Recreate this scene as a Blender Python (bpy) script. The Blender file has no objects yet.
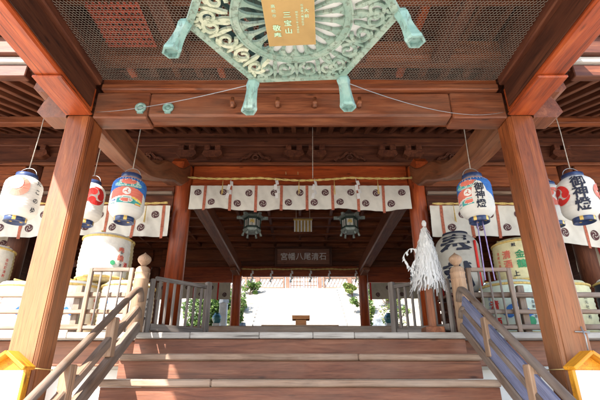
import bpy, math, random
from mathutils import Vector, Matrix
random.seed(7)
R = math.radians
pi = math.pi
S = bpy.context.scene
COL = S.collection
EYE = 1.55

# ------------------------------------------------------------------ materials
def new_mat(name):
    m = bpy.data.materials.new(name); m.use_nodes = True
    nt = m.node_tree; nt.nodes.clear()
    out = nt.nodes.new('ShaderNodeOutputMaterial')
    b = nt.nodes.new('ShaderNodeBsdfPrincipled')
    nt.links.new(b.outputs[0], out.inputs[0])
    return m, nt, b, out

def c4(c): return (c[0], c[1], c[2], 1.0)

def ramp(nt, stops):
    r = nt.nodes.new('ShaderNodeValToRGB')
    els = r.color_ramp.elements
    while len(els) < len(stops): els.new(0.5)
    for e, (p, c) in zip(els, stops):
        e.position = p; e.color = c4(c)
    return r

def noise_node(nt, vec, scale, detail=4, rough=.55, dist=0.0):
    n = nt.nodes.new('ShaderNodeTexNoise')
    n.inputs['Scale'].default_value = scale
    n.inputs['Detail'].default_value = detail
    n.inputs['Roughness'].default_value = rough
    n.inputs['Distortion'].default_value = dist
    nt.links.new(vec, n.inputs['Vector'])
    return n

def mapping(nt, vec, scale):
    m = nt.nodes.new('ShaderNodeMapping'); m.inputs['Scale'].default_value = scale
    nt.links.new(vec, m.inputs['Vector']); return m.outputs[0]

def mixc(nt, a, b, fac, mode='MIX'):
    m = nt.nodes.new('ShaderNodeMix'); m.data_type = 'RGBA'; m.blend_type = mode
    for sock, val in ((m.inputs[0], fac), (m.inputs[6], a), (m.inputs[7], b)):
        if hasattr(val, 'links'): nt.links.new(val, sock)
        elif isinstance(val, (int, float)): sock.default_value = val
        else: sock.default_value = c4(val)
    return m.outputs[2]

def wood(name, dark, mid, light, weather=None, wamt=0.0, rough=.55, grain=1.0, spec=.35, foot=None):
    m, nt, b, out = new_mat(name)
    at = nt.nodes.new('ShaderNodeAttribute'); at.attribute_name = 'gc'
    v1 = mapping(nt, at.outputs['Vector'], (.9, 9*grain, 9*grain))
    n1 = noise_node(nt, v1, 1.6, 6, .62, .6)
    r1 = ramp(nt, [(.30, dark), (.5, mid), (.72, light)])
    nt.links.new(n1.outputs['Fac'], r1.inputs[0])
    v2 = mapping(nt, at.outputs['Vector'], (3, 70*grain, 70*grain))
    n2 = noise_node(nt, v2, 1.5, 3, .6)
    r2 = ramp(nt, [(.28, (.62, .58, .56)), (.46, (.97, .96, .95)), (.72, (1.14, 1.12, 1.10))])
    nt.links.new(n2.outputs['Fac'], r2.inputs[0])
    col = mixc(nt, r1.outputs[0], r2.outputs[0], 1.0, 'MULTIPLY')
    # knots and drying cracks
    v3 = mapping(nt, at.outputs['Vector'], (1.2, 4, 4))
    vo = nt.nodes.new('ShaderNodeTexVoronoi'); vo.inputs['Scale'].default_value = 1.9
    nt.links.new(v3, vo.inputs['Vector'])
    rk = ramp(nt, [(.05, (.2, .17, .15)), (.14, (1, 1, 1))])
    nt.links.new(vo.outputs['Distance'], rk.inputs[0])
    col = mixc(nt, col, rk.outputs[0], .8, 'MULTIPLY')
    v5 = mapping(nt, at.outputs['Vector'], (.5, 30, 30))
    n5 = noise_node(nt, v5, 1.3, 2, .5)
    rc = ramp(nt, [(.285, (.18, .15, .13)), (.32, (1, 1, 1))])
    nt.links.new(n5.outputs['Fac'], rc.inputs[0])
    col = mixc(nt, col, rc.outputs[0], .75, 'MULTIPLY')
    oi = nt.nodes.new('ShaderNodeObjectInfo'); rt = ramp(nt, [(0, (.80, .79, .80)), (1, (1.14, 1.10, 1.06))]); nt.links.new(oi.outputs['Random'], rt.inputs[0])
    col = mixc(nt, col, rt.outputs[0], 1.0, 'MULTIPLY')
    # large, uneven staining
    v4 = mapping(nt, at.outputs['Vector'], (.7, 1.6, 1.6))
    n4 = noise_node(nt, v4, 1.5, 5, .6, .4)
    if weather:
        rw = ramp(nt, [(.42, (0, 0, 0)), (.66, (1, 1, 1))])
        nt.links.new(n4.outputs['Fac'], rw.inputs[0])
        mm = nt.nodes.new('ShaderNodeMath'); mm.operation = 'MULTIPLY'; mm.inputs[1].default_value = wamt
        nt.links.new(rw.outputs[0], mm.inputs[0])
        col = mixc(nt, col, weather, mm.outputs[0])
    else:
        rw = ramp(nt, [(.35, (.78, .76, .74)), (.65, (1.12, 1.1, 1.08))])
        nt.links.new(n4.outputs['Fac'], rw.inputs[0])
        col = mixc(nt, col, rw.outputs[0], .8, 'MULTIPLY')
    if foot:    # rain-bleached lower part of a post, ragged upper limit
        ge = nt.nodes.new('ShaderNodeNewGeometry'); sx = nt.nodes.new('ShaderNodeSeparateXYZ'); nt.links.new(ge.outputs['Position'], sx.inputs[0])
        ma = nt.nodes.new('ShaderNodeMath'); ma.operation = 'MULTIPLY_ADD'; ma.inputs[1].default_value = 2.2; nt.links.new(n1.outputs['Fac'], ma.inputs[0]); nt.links.new(sx.outputs[2], ma.inputs[2])
        mr = nt.nodes.new('ShaderNodeMapRange'); mr.inputs[1].default_value = 4.5; mr.inputs[2].default_value = 2.6; mr.inputs[3].default_value = 0; mr.inputs[4].default_value = .75
        nt.links.new(ma.outputs[0], mr.inputs[0])
        lt = mixc(nt, foot, r2.outputs[0], 1.0, 'MULTIPLY'); lt = mixc(nt, lt, rc.outputs[0], .6, 'MULTIPLY')
        col = mixc(nt, col, lt, mr.outputs[0])
    nt.links.new(col, b.inputs['Base Color'])
    b.inputs['Roughness'].default_value = rough
    b.inputs['Specular IOR Level'].default_value = spec
    bp = nt.nodes.new('ShaderNodeBump'); bp.inputs['Strength'].default_value = .4; bp.inputs['Distance'].default_value = .004
    nt.links.new(n2.outputs['Fac'], bp.inputs['Height'])
    bp2 = nt.nodes.new('ShaderNodeBump'); bp2.inputs['Strength'].default_value = .4; bp2.inputs['Distance'].default_value = .009
    nt.links.new(n1.outputs['Fac'], bp2.inputs['Height']); nt.links.new(bp.outputs[0], bp2.inputs['Normal'])
    nt.links.new(bp2.outputs[0], b.inputs['Normal'])
    return m

def plain(name, col, var=.12, scale=6.0, rough=.7, metal=0.0, spec=.3, bump=0.0, transl=0.0, col2=None):
    m, nt, b, out = new_mat(name)
    tc = nt.nodes.new('ShaderNodeTexCoord')
    oi = nt.nodes.new('ShaderNodeObjectInfo')
    ad = nt.nodes.new('ShaderNodeVectorMath'); ad.operation = 'ADD'
    nt.links.new(tc.outputs['Object'], ad.inputs[0])
    sc = nt.nodes.new('ShaderNodeMath'); sc.operation = 'MULTIPLY'; sc.inputs[1].default_value = 37.0
    nt.links.new(oi.outputs['Random'], sc.inputs[0]); nt.links.new(sc.outputs[0], ad.inputs[1])
    n = noise_node(nt, ad.outputs[0], scale, 5, .6, .2)
    d = tuple(max(0, x*(1-var*1.6)) for x in col) if col2 is None else col2
    l = tuple(min(.95, x*(1+var)) for x in col)
    r = ramp(nt, [(.32, d), (.5, col), (.7, l)])
    nt.links.new(n.outputs['Fac'], r.inputs[0]); nt.links.new(r.outputs[0], b.inputs['Base Color'])
    b.inputs['Roughness'].default_value = rough; b.inputs['Metallic'].default_value = metal
    b.inputs['Specular IOR Level'].default_value = spec
    if bump:
        bp = nt.nodes.new('ShaderNodeBump'); bp.inputs['Strength'].default_value = bump; bp.inputs['Distance'].default_value = .01
        n2 = noise_node(nt, ad.outputs[0], scale*6, 4, .6)
        nt.links.new(n2.outputs['Fac'], bp.inputs['Height']); nt.links.new(bp.outputs[0], b.inputs['Normal'])
    if transl:
        t = nt.nodes.new('ShaderNodeBsdfTranslucent'); nt.links.new(r.outputs[0], t.inputs[0])
        mx = nt.nodes.new('ShaderNodeMixShader'); mx.inputs[0].default_value = transl
        nt.links.new(b.outputs[0], mx.inputs[1]); nt.links.new(t.outputs[0], mx.inputs[2])
        nt.links.new(mx.outputs[0], out.inputs[0])
    return m

M = {}
M['post']   = wood('post_wood',   (.10, .032, .013), (.215, .068, .026), (.34, .125, .05), weather=(.27, .13, .07), wamt=.4, rough=.48)
M['porchpost'] = wood('porch_post_wood', (.105, .028, .009), (.24, .067, .020), (.36, .12, .038), rough=.46, foot=(.31, .138, .058))
M['beam']   = wood('beam_wood',   (.10, .026, .010), (.215, .058, .020), (.33, .105, .038), weather=(.20, .10, .062), wamt=.35, rough=.5)
M['crossbeam'] = wood('cross_beam_wood', (.085, .027, .013), (.17, .053, .023), (.27, .098, .044), weather=(.19, .105, .07), wamt=.5, rough=.5)
M['red']    = wood('red_wood',    (.18, .032, .008), (.36, .064, .014), (.48, .11, .026), rough=.40, spec=.5)
M['dark']   = wood('dark_wood',   (.055, .016, .008), (.108, .032, .015), (.165, .058, .027), rough=.6)
M['rafter'] = wood('rafter_wood', (.07, .022, .011), (.14, .044, .020), (.21, .078, .038), rough=.6)
M['darkest']   = wood('darkest_wood',   (.04, .013, .007), (.075, .023, .011), (.12, .042, .02), rough=.6)
M['riser']  = wood('riser_wood',  (.10, .034, .018), (.18, .064, .034), (.27, .115, .064), weather=(.24, .125, .08), wamt=.45, rough=.55)
M['tread']  = wood('tread_wood',  (.15, .09, .057), (.265, .17, .115), (.39, .275, .195), weather=(.37, .285, .22), wamt=.55, rough=.6)
M['rail']   = wood('rail_wood',   (.11, .07, .045), (.195, .13, .092), (.28, .20, .15), weather=(.27, .23, .20), wamt=.6, rough=.65)
M['grey']   = wood('grey_wood',   (.10, .085, .078), (.17, .15, .14), (.25, .225, .21), rough=.65)
M['pale']   = wood('pale_wood',   (.25, .145, .085), (.36, .225, .14), (.46, .31, .205), weather=(.40, .30, .22), wamt=.4, rough=.55)
M['plank']  = wood('plank_wood',  (.36, .34, .31), (.45, .43, .40), (.55, .53, .49), rough=.65)
M['gatered'] = wood('orange_wood', (.33, .14, .05), (.45, .20, .08), (.55, .28, .12), rough=.6)
M['skytint'] = wood('sky_tinted_wood', (.13, .14, .22), (.21, .23, .36), (.30, .32, .46), rough=.6)  # weathered grey with bluish sky light mixed into the colour
M['gatewood'] = wood('gate_wood', (.11, .06, .042), (.18, .10, .07), (.26, .155, .11), rough=.7)
M['net']    = plain('net_wire', (.23, .195, .155), .2, 3, .55, 0, .4)
M['lining'] = plain('white_lining', (.92, .90, .86), .02, 5, .8, transl=.35)
M['white']  = plain('white_paper', (.80, .79, .76), .03, 5, .8, transl=.12)
M['lanpaper'] = plain('lantern_paper', (.80, .775, .72), .03, 7, .75, transl=.22, bump=.08)
M['wand']   = plain('wand_paper', (.88, .88, .88), .02, 5, .8, transl=.45)
M['cloth']  = plain('curtain_cloth', (.66, .63, .57), .07, 4, .9, bump=.25)
M['beige']  = plain('beige_cloth', (.55, .50, .40), .08, 4, .9)
M['redstrip'] = plain('red_braid', (.42, .13, .08), .25, 30, .85)
M['redvivid'] = plain('vivid_red', (.62, .03, .025), .1, 6, .6)
M['latred'] = plain('red_lacquer', (.30, .04, .016), .2, 6, .5)
M['salmon'] = plain('salmon_print', (.66, .17, .12), .1, 6, .6)
M['fade']   = plain('faded_red_print', (.70, .38, .33), .2, 10, .7)
M['fade2']  = plain('pale_pink_print', (.74, .58, .52), .12, 12, .7)
M['crest']  = plain('crest_ink', (.10, .045, .05), .15, 6, .85)
M['ink']    = plain('black_ink', (.022, .025, .045), .1, 6, .6)
M['navy']   = plain('navy_lacquer', (.03, .05, .13), .15, 8, .3, 0, .5)
M['blue']   = plain('blue_print', (.035, .14, .42), .15, 14, .6)
M['green']  = plain('green_print', (.05, .30, .14), .15, 10, .6)
M['teal']   = plain('teal_print', (.06, .34, .32), .15, 10, .6)
M['yellow'] = plain('yellow_print', (.75, .55, .12), .1, 10, .6)
M['gold']   = plain('gold_leaf', (.62, .42, .12), .12, 9, .4, .4, .5)
M['straw']  = plain('straw_rope', (.62, .45, .16), .2, 40, .85)
M['komo']   = plain('straw_mat', (.62, .52, .30), .12, 30, .9, bump=.3)
M['barrelw'] = plain('barrel_paper', (.78, .765, .72), .09, 9, .8, bump=.35)
M['barrely'] = plain('pale_yellow_mat', (.66, .62, .38), .08, 12, .85, bump=.2)
M['barrelg'] = plain('pale_green_mat', (.58, .66, .56), .08, 12, .85, bump=.2)
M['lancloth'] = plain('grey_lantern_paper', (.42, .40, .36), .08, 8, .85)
M['brass']  = plain('plate_bronze', (.50, .33, .13), .10, 5, .45, .35, .5)
M['platetext'] = plain('pale_green_inlay', (.46, .66, .44), .1, 9, .6)
def patina(name, a, b_, c, under, rough=.6):
    m, nt, b, out = new_mat(name)
    tc = nt.nodes.new('ShaderNodeTexCoord')
    n1 = noise_node(nt, tc.outputs['Object'], 9, 6, .65, .5)
    r1 = ramp(nt, [(.32, a), (.5, b_), (.68, c)]); nt.links.new(n1.outputs['Fac'], r1.inputs[0])
    n2 = noise_node(nt, mapping(nt, tc.outputs['Object'], (26, 26, 7)), 1.6, 5, .7)
    r2 = ramp(nt, [(.40, (1, 1, 1)), (.47, (0, 0, 0))]); nt.links.new(n2.outputs['Fac'], r2.inputs[0])
    mm = nt.nodes.new('ShaderNodeMath'); mm.operation = 'MULTIPLY'; mm.inputs[1].default_value = .75; nt.links.new(r2.outputs[0], mm.inputs[0])
    col = mixc(nt, r1.outputs[0], under, mm.outputs[0])
    nt.links.new(col, b.inputs['Base Color']); b.inputs['Roughness'].default_value = rough; b.inputs['Metallic'].default_value = .08
    bp = nt.nodes.new('ShaderNodeBump'); bp.inputs['Strength'].default_value = .35; bp.inputs['Distance'].default_value = .004
    nt.links.new(n2.outputs['Fac'], bp.inputs['Height']); nt.links.new(bp.outputs[0], b.inputs['Normal'])
    return m
M['verd'] = patina('verdigris_bronze', (.16, .26, .205), (.255, .35, .28), (.38, .44, .35), (.13, .15, .11))
M['palebronze'] = patina('pale_green_bronze', (.34, .40, .29), (.50, .53, .38), (.60, .60, .45), (.20, .24, .16))
M['verdf'] = patina('turquoise_bronze', (.15, .28, .25), (.21, .35, .31), (.31, .42, .37), (.12, .17, .15), .5)
M['bronzed'] = plain('dark_bronze', (.045, .075, .062), .25, 8, .55, .4, .5)
M['bronzeg'] = plain('grey_green_bronze', (.30, .35, .32), .25, 12, .55, .3, .5)
M['metal']  = plain('grey_metal', (.30, .30, .30), .15, 8, .4, .7, .5)
M['signy']  = wood('orange_yellow_painted_wood', (.50, .19, .012), (.66, .28, .014), (.74, .35, .025), rough=.45)
M['wire']   = plain('yellow_cord', (.72, .50, .20), .1, 9, .6)
M['purple'] = plain('violet_cord', (.30, .24, .46), .2, 30, .8)
M['cord']   = plain('hemp_cord', (.42, .36, .30), .2, 30, .85)
M['stone']  = plain('pale_stone', (.50, .48, .44), .12, 3, .85, bump=.5)
M['granite'] = plain('weathered_granite', (.27, .26, .245), .2, 2, .85, bump=.5)
M['slope'] = plain('sandy_slope', (.30, .27, .22), .3, 1.2, .9, bump=.6)
M['gravel'] = plain('pale_gravel', (.56, .52, .45), .15, 14, .9, bump=.6)
M['plaster'] = plain('white_plaster', (.68, .66, .62), .06, 2, .9)
M['wallw']  = plain('whitewash', (.74, .73, .70), .05, 3, .85)
M['tile']   = plain('roof_bark', (.10, .085, .075), .2, 6, .85, bump=.5)
M['jar']    = plain('teal_glaze', (.025, .11, .115), .2, 5, .25, 0, .6)
for k, cc in (('leafa', (.075, .14, .03)), ('leafb', (.12, .19, .04)), ('leafc', (.19, .20, .05)), ('leafd', (.04, .085, .025))):
    M[k] = plain('foliage_' + {'leafa': 'mid', 'leafb': 'bright', 'leafc': 'yellowish', 'leafd': 'deep'}[k], cc, .25, 5, .5, 0, .4, transl=.35)
M['bark']   = plain('bark', (.11, .085, .065), .25, 12, .9, bump=.5)

# ------------------------------------------------------------------ mesh builder
BASE = {}
GL = {}
def glyph(s, bold=.018):
    k = (s, bold)
    if k in GL: return GL[k]
    cu = bpy.data.curves.new('lettering', 'FONT'); cu.body = s; cu.offset = bold
    cu.resolution_u = 3
    o = bpy.data.objects.new('lettering', cu); COL.objects.link(o)
    dg = bpy.context.evaluated_depsgraph_get(); dg.update()
    me = bpy.data.meshes.new_from_object(o.evaluated_get(dg))
    v = [(p.co.x, p.co.y) for p in me.vertices]; f = [tuple(p.vertices) for p in me.polygons]
    bpy.data.objects.remove(o); bpy.data.curves.remove(cu); bpy.data.meshes.remove(me)
    if v:
        x0 = min(a for a, b in v); x1 = max(a for a, b in v); y0 = min(b for a, b in v); y1 = max(b for a, b in v)
        v = [(a-(x0+x1)/2, b-(y0+y1)/2) for a, b in v]
    GL[k] = (v, f); return GL[k]

def round_patch(fn, rx, ry, n=32, rings=(.34, .67, 1.0)):
    vs = [fn(0, 0)]; fs = []
    for q in rings: vs += [fn(rx*q*math.cos(k*2*pi/n), ry*q*math.sin(k*2*pi/n)) for k in range(n)]
    for k in range(n):
        j = (k+1) % n; fs.append((0, 1+k, 1+j))
        for r in range(len(rings)-1): fs.append((1+r*n+k, 1+(r+1)*n+k, 1+(r+1)*n+j, 1+r*n+j))
    return vs, fs

class MB:
    def __init__(s): s.v = []; s.f = []; s.mi = []; s.sm = []; s.g = []
    def add(s, vs, fs, mat=0, smooth=False, gc=None):
        n = len(s.v); s.v += [tuple(p) for p in vs]
        for k, f in enumerate(fs):
            s.f.append(tuple(i+n for i in f)); s.mi.append(mat[k] if isinstance(mat, list) else mat); s.sm.append(smooth)
        if gc is None: gc = vs
        o = (random.uniform(0, 50), random.uniform(0, 50), random.uniform(0, 50))
        s.g += [(p[0]+o[0], p[1]+o[1], p[2]+o[2]) for p in gc]
        return s
    def beam(s, p0, p1, w, h, up=(0, 0, 1), c=None, mat=0):
        """chamfered bar from p0 to p1 (centre line), w across, h along 'up'"""
        p0 = Vector(p0); p1 = Vector(p1); d = (p1-p0); L = d.length; d.normalize()
        u = Vector(up); u = u - d*u.dot(d)
        if u.length < 1e-5: u = Vector((0, 1, 0)) - d*d.y
        u.normalize(); r = d.cross(u)
        if c is None: c = min(w, h)*.07
        a, b = w/2, h/2
        prof = [(-a+c, -b), (a-c, -b), (a, -b+c), (a, b-c), (a-c, b), (-a+c, b), (-a, b-c), (-a, -b+c)]
        e = min(c, L*.2)
        rings = []; gcs = []
        for t, sc in ((0, 1), (e, 0), (L-e, 0), (L, 1)):
            for x, y in prof:
                if sc:
                    x = max(-a+c, min(a-c, x)); y = max(-b+c, min(b-c, y))
                    # pulled in end ring
                rings.append(p0 + d*t + r*x + u*y); gcs.append((t, x, y))
        fs = []
        for k in range(3):
            for i in range(8):
                j = (i+1) % 8
                fs.append((k*8+i, k*8+j, k*8+8+j, k*8+8+i))
        # end caps: degenerate rings collapse to 4 corners
        fs.append((6, 4, 2, 0)); fs.append((24, 26, 28, 30))
        s.add(rings, fs, mat, False, gcs); return s
    def box(s, x0, x1, y0, y1, z0, z1, mat=0, c=None):
        dx, dy, dz = x1-x0, y1-y0, z1-z0
        cx, cy, cz = (x0+x1)/2, (y0+y1)/2, (z0+z1)/2
        if c is None: c = min(.006, .12*min(dx, dy, dz))
        if dx >= dy and dx >= dz: return s.beam((x0, cy, cz), (x1, cy, cz), dy, dz, (0, 0, 1), c, mat)
        if dy >= dz: return s.beam((cx, y0, cz), (cx, y1, cz), dx, dz, (0, 0, 1), c, mat)
        return s.beam((cx, cy, z0), (cx, cy, z1), dx, dy, (0, 1, 0), c, mat)
    def prism(s, prof, axis, a, b, mat=0):
        """profile of 2D points extruded from a to b along 'x' or 'y' or 'z'"""
        n = len(prof)
        def mk(p, t): return {'x': (t, p[0], p[1]), 'y': (p[0], t, p[1]), 'z': (p[0], p[1], t)}[axis]
        vs = [mk(p, a) for p in prof] + [mk(p, b) for p in prof]
        fs = [tuple(range(n))[::-1], tuple(range(n, 2*n))]
        fs += [(i, (i+1) % n, n+(i+1) % n, n+i) for i in range(n)]
        gx = [({'x': v, 'y': (v[1], v[0], v[2]), 'z': (v[2], v[0], v[1])}[axis]) for v in vs]
        if axis == 'x': gx = [(v[1], v[0], v[2]) for v in vs]
        return s.add(vs, fs, mat, False, gx)
    def tube(s, pts, r, n=8, mat=0, cap=True, smooth=True):
        pts = [Vector(p) for p in pts]; m = len(pts)
        rr = r if isinstance(r, (list, tuple)) else [r]*m
        vs = []; gc = []; fs = []; L = 0
        ref = None
        for i, p in enumerate(pts):
            t = (pts[min(i+1, m-1)]-pts[max(i-1, 0)]).normalized()
            if ref is None:
                ref = Vector((0, 0, 1)) if abs(t.z) < .9 else Vector((1, 0, 0))
            x = (ref - t*ref.dot(t)).normalized(); y = t.cross(x); ref = x
            if i: L += (p-pts[i-1]).length
            for k in range(n):
                a = 2*pi*k/n
                vs.append(p + x*math.cos(a)*rr[i] + y*math.sin(a)*rr[i]); gc.append((L, math.cos(a)*rr[i], math.sin(a)*rr[i]))
        for i in range(m-1):
            for k in range(n):
                fs.append((i*n+k, i*n+(k+1) % n, (i+1)*n+(k+1) % n, (i+1)*n+k))
        if cap:
            fs.append(tuple(range(n))[::-1]); fs.append(tuple((m-1)*n+k for k in range(n)))
        return s.add(vs, fs, mat, smooth, gc)
    def lathe(s, prof, cx=0, cy=0, n=32, mat=0, smooth=True, matf=None, cap=True):
        """prof: list of (r, z)"""
        vs = []; fs = []; ms = []; gc = []
        for r, z in prof:
            for k in range(n):
                a = 2*pi*k/n
                vs.append((cx+r*math.cos(a), cy+r*math.sin(a), z)); gc.append((z, r*math.cos(a), r*math.sin(a)))
        m = len(prof)
        for i in range(m-1):
            for k in range(n):
                fs.append((i*n+k, i*n+(k+1) % n, (i+1)*n+(k+1) % n, (i+1)*n+k))
                ms.append(matf((k+.5)/n*2*pi, (prof[i][1]+prof[i+1][1])/2) if matf else mat)
        if cap:
            fs.append(tuple(range(n))[::-1]); ms.append(ms[0])
            fs.append(tuple((m-1)*n+k for k in range(n))); ms.append(ms[-1])
        return s.add(vs, fs, ms, smooth, gc)
    def poly(s, pts, mat=0):
        return s.add(pts, [tuple(range(len(pts)))], mat)
    def text(s, chars, fn, size, step=None, mat=0, bold=.018):
        """vertical column of characters; fn maps (x, y) in metres to a point"""
        step = step or size*1.12; n = len(chars)
        for i, ch in enumerate(chars):
            v, f = glyph(ch, .008); y0 = (n-1)/2*step - i*step
            for q, (ex, ey) in enumerate(((0, 0), (.022, .006), (-.022, -.006), (0, .02)) if bold > .02 else ((0, 0),)):
                pts = [fn((a+ex)*size, (b+ey)*size+y0) for a, b in v]
                if q and len(pts) > 2:      # each stroke copy a hair above the last so that no two faces share a plane
                    n_ = (Vector(fn(.01, y0))-Vector(fn(0, y0))).cross(Vector(fn(0, y0+.01))-Vector(fn(0, y0))).normalized()*.0004*q
                    pts = [tuple(Vector(p)+n_) for p in pts]
                s.add(pts, f, mat)
        return s
    def ribbon(s, pts, w, z0, z1, mat=0):
        """flat bar following 2D points with width(s) w between heights z0 and z1"""
        m = len(pts); ww = w if isinstance(w, (list, tuple)) else [w]*m
        vs = []; fs = []
        for i, p in enumerate(pts):
            a = pts[max(i-1, 0)]; b = pts[min(i+1, m-1)]
            tx, ty = b[0]-a[0], b[1]-a[1]; l = math.hypot(tx, ty) or 1
            nx, ny = -ty/l*ww[i]/2, tx/l*ww[i]/2
            vs += [(p[0]+nx, p[1]+ny, z0), (p[0]-nx, p[1]-ny, z0), (p[0]-nx, p[1]-ny, z1), (p[0]+nx, p[1]+ny, z1)]
        for i in range(m-1):
            for k in range(4):
                fs.append((i*4+k, i*4+(k+1) % 4, i*4+4+(k+1) % 4, i*4+4+k))
        fs += [(3, 2, 1, 0), (m*4-4, m*4-3, m*4-2, m*4-1)]
        return s.add(vs, fs, mat)
    def build(s, name, mats, parent=None, fix=True):
        me = bpy.data.meshes.new(name)
        off = BASE.get(parent.name, Vector((0, 0, 0))) if parent else Vector((0, 0, 0))
        me.from_pydata([(p[0]-off[0], p[1]-off[1], p[2]-off[2]) for p in s.v], [], s.f)
        if not isinstance(mats, (list, tuple)): mats = [mats]
        for mm in mats: me.materials.append(M[mm] if isinstance(mm, str) else mm)
        me.polygons.foreach_set('material_index', s.mi); me.polygons.foreach_set('use_smooth', s.sm)
        at = me.attributes.new('gc', 'FLOAT_VECTOR', 'POINT')
        at.data.foreach_set('vector', [c for g in s.g for c in g])
        me.validate(); me.update()
        if fix:
            import bmesh
            bm = bmesh.new(); bm.from_mesh(me); bmesh.ops.recalc_face_normals(bm, faces=bm.faces); bm.to_mesh(me); bm.free()
        o = bpy.data.objects.new(name, me); COL.objects.link(o)
        if parent: o.parent = parent; BASE[o.name] = off
        return o

def tag(o, label, cat, group=None):
    o['label'] = label; o['category'] = cat
    if group: o['group'] = group
    return o
def thing(name, label, cat, loc=(0, 0, 0), group=None):
    o = bpy.data.objects.new(name, None); COL.objects.link(o); o.empty_display_size = .1
    o.location = loc; BASE[o.name] = Vector(loc)
    return tag(o, label, cat, group)
def struct(o): o['kind'] = 'structure'; return o
def copy_thing(root, loc, label=None, rz=0.0, scale=None):
    r = root.copy(); COL.objects.link(r); r.location = loc; r.rotation_euler = (0, 0, rz)
    if scale: r.scale = scale
    if label: r['label'] = label
    for ch in root.children:
        c = ch.copy(); COL.objects.link(c); c.parent = r
        for g in ch.children:
            d = g.copy(); COL.objects.link(d); d.parent = c
    return r
def place(root, loc, rz=0.0, scale=None):
    root.location = loc; root.rotation_euler = (0, 0, rz)
    if scale: root.scale = scale
    return root
def catmull(pts, n=6):
    P = [pts[0]] + pts + [pts[-1]]; out = []
    for i in range(1, len(P)-2):
        for k in range(n):
            t = k/n
            out.append(tuple(.5*((2*P[i][j])+(-P[i-1][j]+P[i+1][j])*t+(2*P[i-1][j]-5*P[i][j]+4*P[i+1][j]-P[i+2][j])*t*t+(-P[i-1][j]+3*P[i][j]-3*P[i+1][j]+P[i+2][j])*t**3) for j in range(len(pts[0]))))
    out.append(tuple(pts[-1])); return out
def lerp(a, b, t): return a+(b-a)*t

# ------------------------------------------------------------------ setting: ground, paths, steps
def sheet(name, x0, x1, y0, y1, z, mat):
    o = MB().add([(x0, y0, z), (x1, y0, z), (x1, y1, z), (x0, y1, z)], [(0, 1, 2, 3)]).build(name, mat)
    return struct(o)
sheet('ground', -400, 400, -400, 400, 0, 'gravel')
m = MB()
for i in range(-5, 6):
    for j in range(12):
        w = .9; x = i*w + (.45 if j % 2 else 0); y = -5.2 + j*.72
        m.box(x-w/2+.004, x+w/2-.004, y+.004, y+.716, .004, .03, 0, .004)
struct(m.build('stone_path', 'stone'))

# terraced hillside and wide stone steps behind the hall
m = MB()
n = 27; y0, y1, zt = 17.2, 32.0, 7.72
for k in range(n):
    ya = lerp(y0, y1, k/n); yb = y1+1.2; za = zt*k/n; zb = zt*(k+1)/n
    m.box(-2.75, 2.75, ya, lerp(y0, y1, (k+1)/n)+.05, za-.02, zb, 0, .015)
struct(m.build('stone_steps', 'granite'))
m = MB()
prof = [(17.0, -.5), (17.0, .25), (32.2, 7.9), (60, 8.0), (60, -.5)]
for a, b in ((-30, -2.76), (2.76, 30)):
    m.prism(prof, 'x', a, b)
m.box(-2.75, 2.75, 32.0, 60, 7.0, 7.72)
struct(m.build('hillside', 'slope'))

# ------------------------------------------------------------------ the shrine building
B = thing('shrine_building', 'reddish brown timber shrine hall with roofed porch and raised veranda', 'shrine', (0, 7.4, 0))
# porch posts, corners cut with a stepped moulding
def moulded_post(x, y, z0, z1, w):
    a = w/2; c = .034; q = .007; pr = []
    for k in range(4):
        t = k*pi/2; co_, si = round(math.cos(t)), round(math.sin(t))
        for px, py in ((a, -a+c), (a, a-c), (a-q, a-c+.001), (a-q, a-c+.010), (a-c+.010, a-q), (a-c+.001, a-q)):
            pr.append((x+px*co_-py*si, y+px*si+py*co_))
    return MB().prism(pr, 'z', z0, z1)
for sx in (-1, 1):
    p = moulded_post(sx*2.235, 3.735, .12, 3.996, .27).build('post', 'porchpost', B)
    MB().box(sx*2.235-.2, sx*2.235+.2, 3.535, 3.935, 0.004, .12, 0, .015).build('base_stone', 'stone', p)
for sx in (-1, 1):
    p = moulded_post(sx*2.235, -1.0, .12, 4.078, .27).build('post', 'porchpost', B)
    MB().box(sx*2.235-.2, sx*2.235+.2, -1.2, -.8, 0.004, .12, 0, .015).build('base_stone', 'stone', p)
# porch cross beam with carved ends
m = MB()
m.box(-2.1, -1.55, 3.60, 3.83, 3.975, 4.285, 0, .012)
m.box(1.55, 2.1, 3.60, 3.83, 3.975, 4.285, 0, .012)
m.box(-1.55, 1.55, 3.602, 3.80, 3.998, 4.283, 0, .02)
for sx in (-1, 1):
    prof = [(sx*2.372, 3.985), (sx*2.60, 3.985), (sx*2.68, 4.05), (sx*2.64, 4.17), (sx*2.58, 4.28), (sx*2.372, 4.28)]
    m.prism(prof, 'y', 3.61, 3.83)
    prof = [(sx*2.352, 4.29), (sx*2.70, 4.29), (sx*2.78, 4.34), (sx*2.76, 4.44), (sx*2.352, 4.44)]
    m.prism(prof, 'y', 3.60, 3.84)
cb = m.build('cross_beam', 'crossbeam', B)
m = MB()
m.box(-2.048, 2.048, 3.55, 3.86, 4.285, 4.36, 0, .012)
m.box(-2.048, 2.048, 3.57, 3.83, 4.362, 4.43, 0, .008)
m.build('net_frame', 'beam', B)
for x in (-1.62, -1.34):
    q = MB()
    q.tube([(x+.042*math.cos(a)*1.0, 3.585, 4.085+.042*math.sin(a)) for a in [k*pi/7 for k in range(15)]], .017, 8)
    q.beam((x-.03, 3.59, 4.03), (x+.03, 3.59, 4.03), .02, .02)
    q.lathe([(.001, -.012), (.026, -.012), (.03, 0), (.012, .012)], 0, 0, 16)
    k0 = len(q.v)-64
    q.v[k0:] = [(x+p[0], 3.590+p[2], 4.085+p[1]) for p in q.v[k0:]]
    q.build('ring_fitting', 'verdf', cb)
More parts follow.
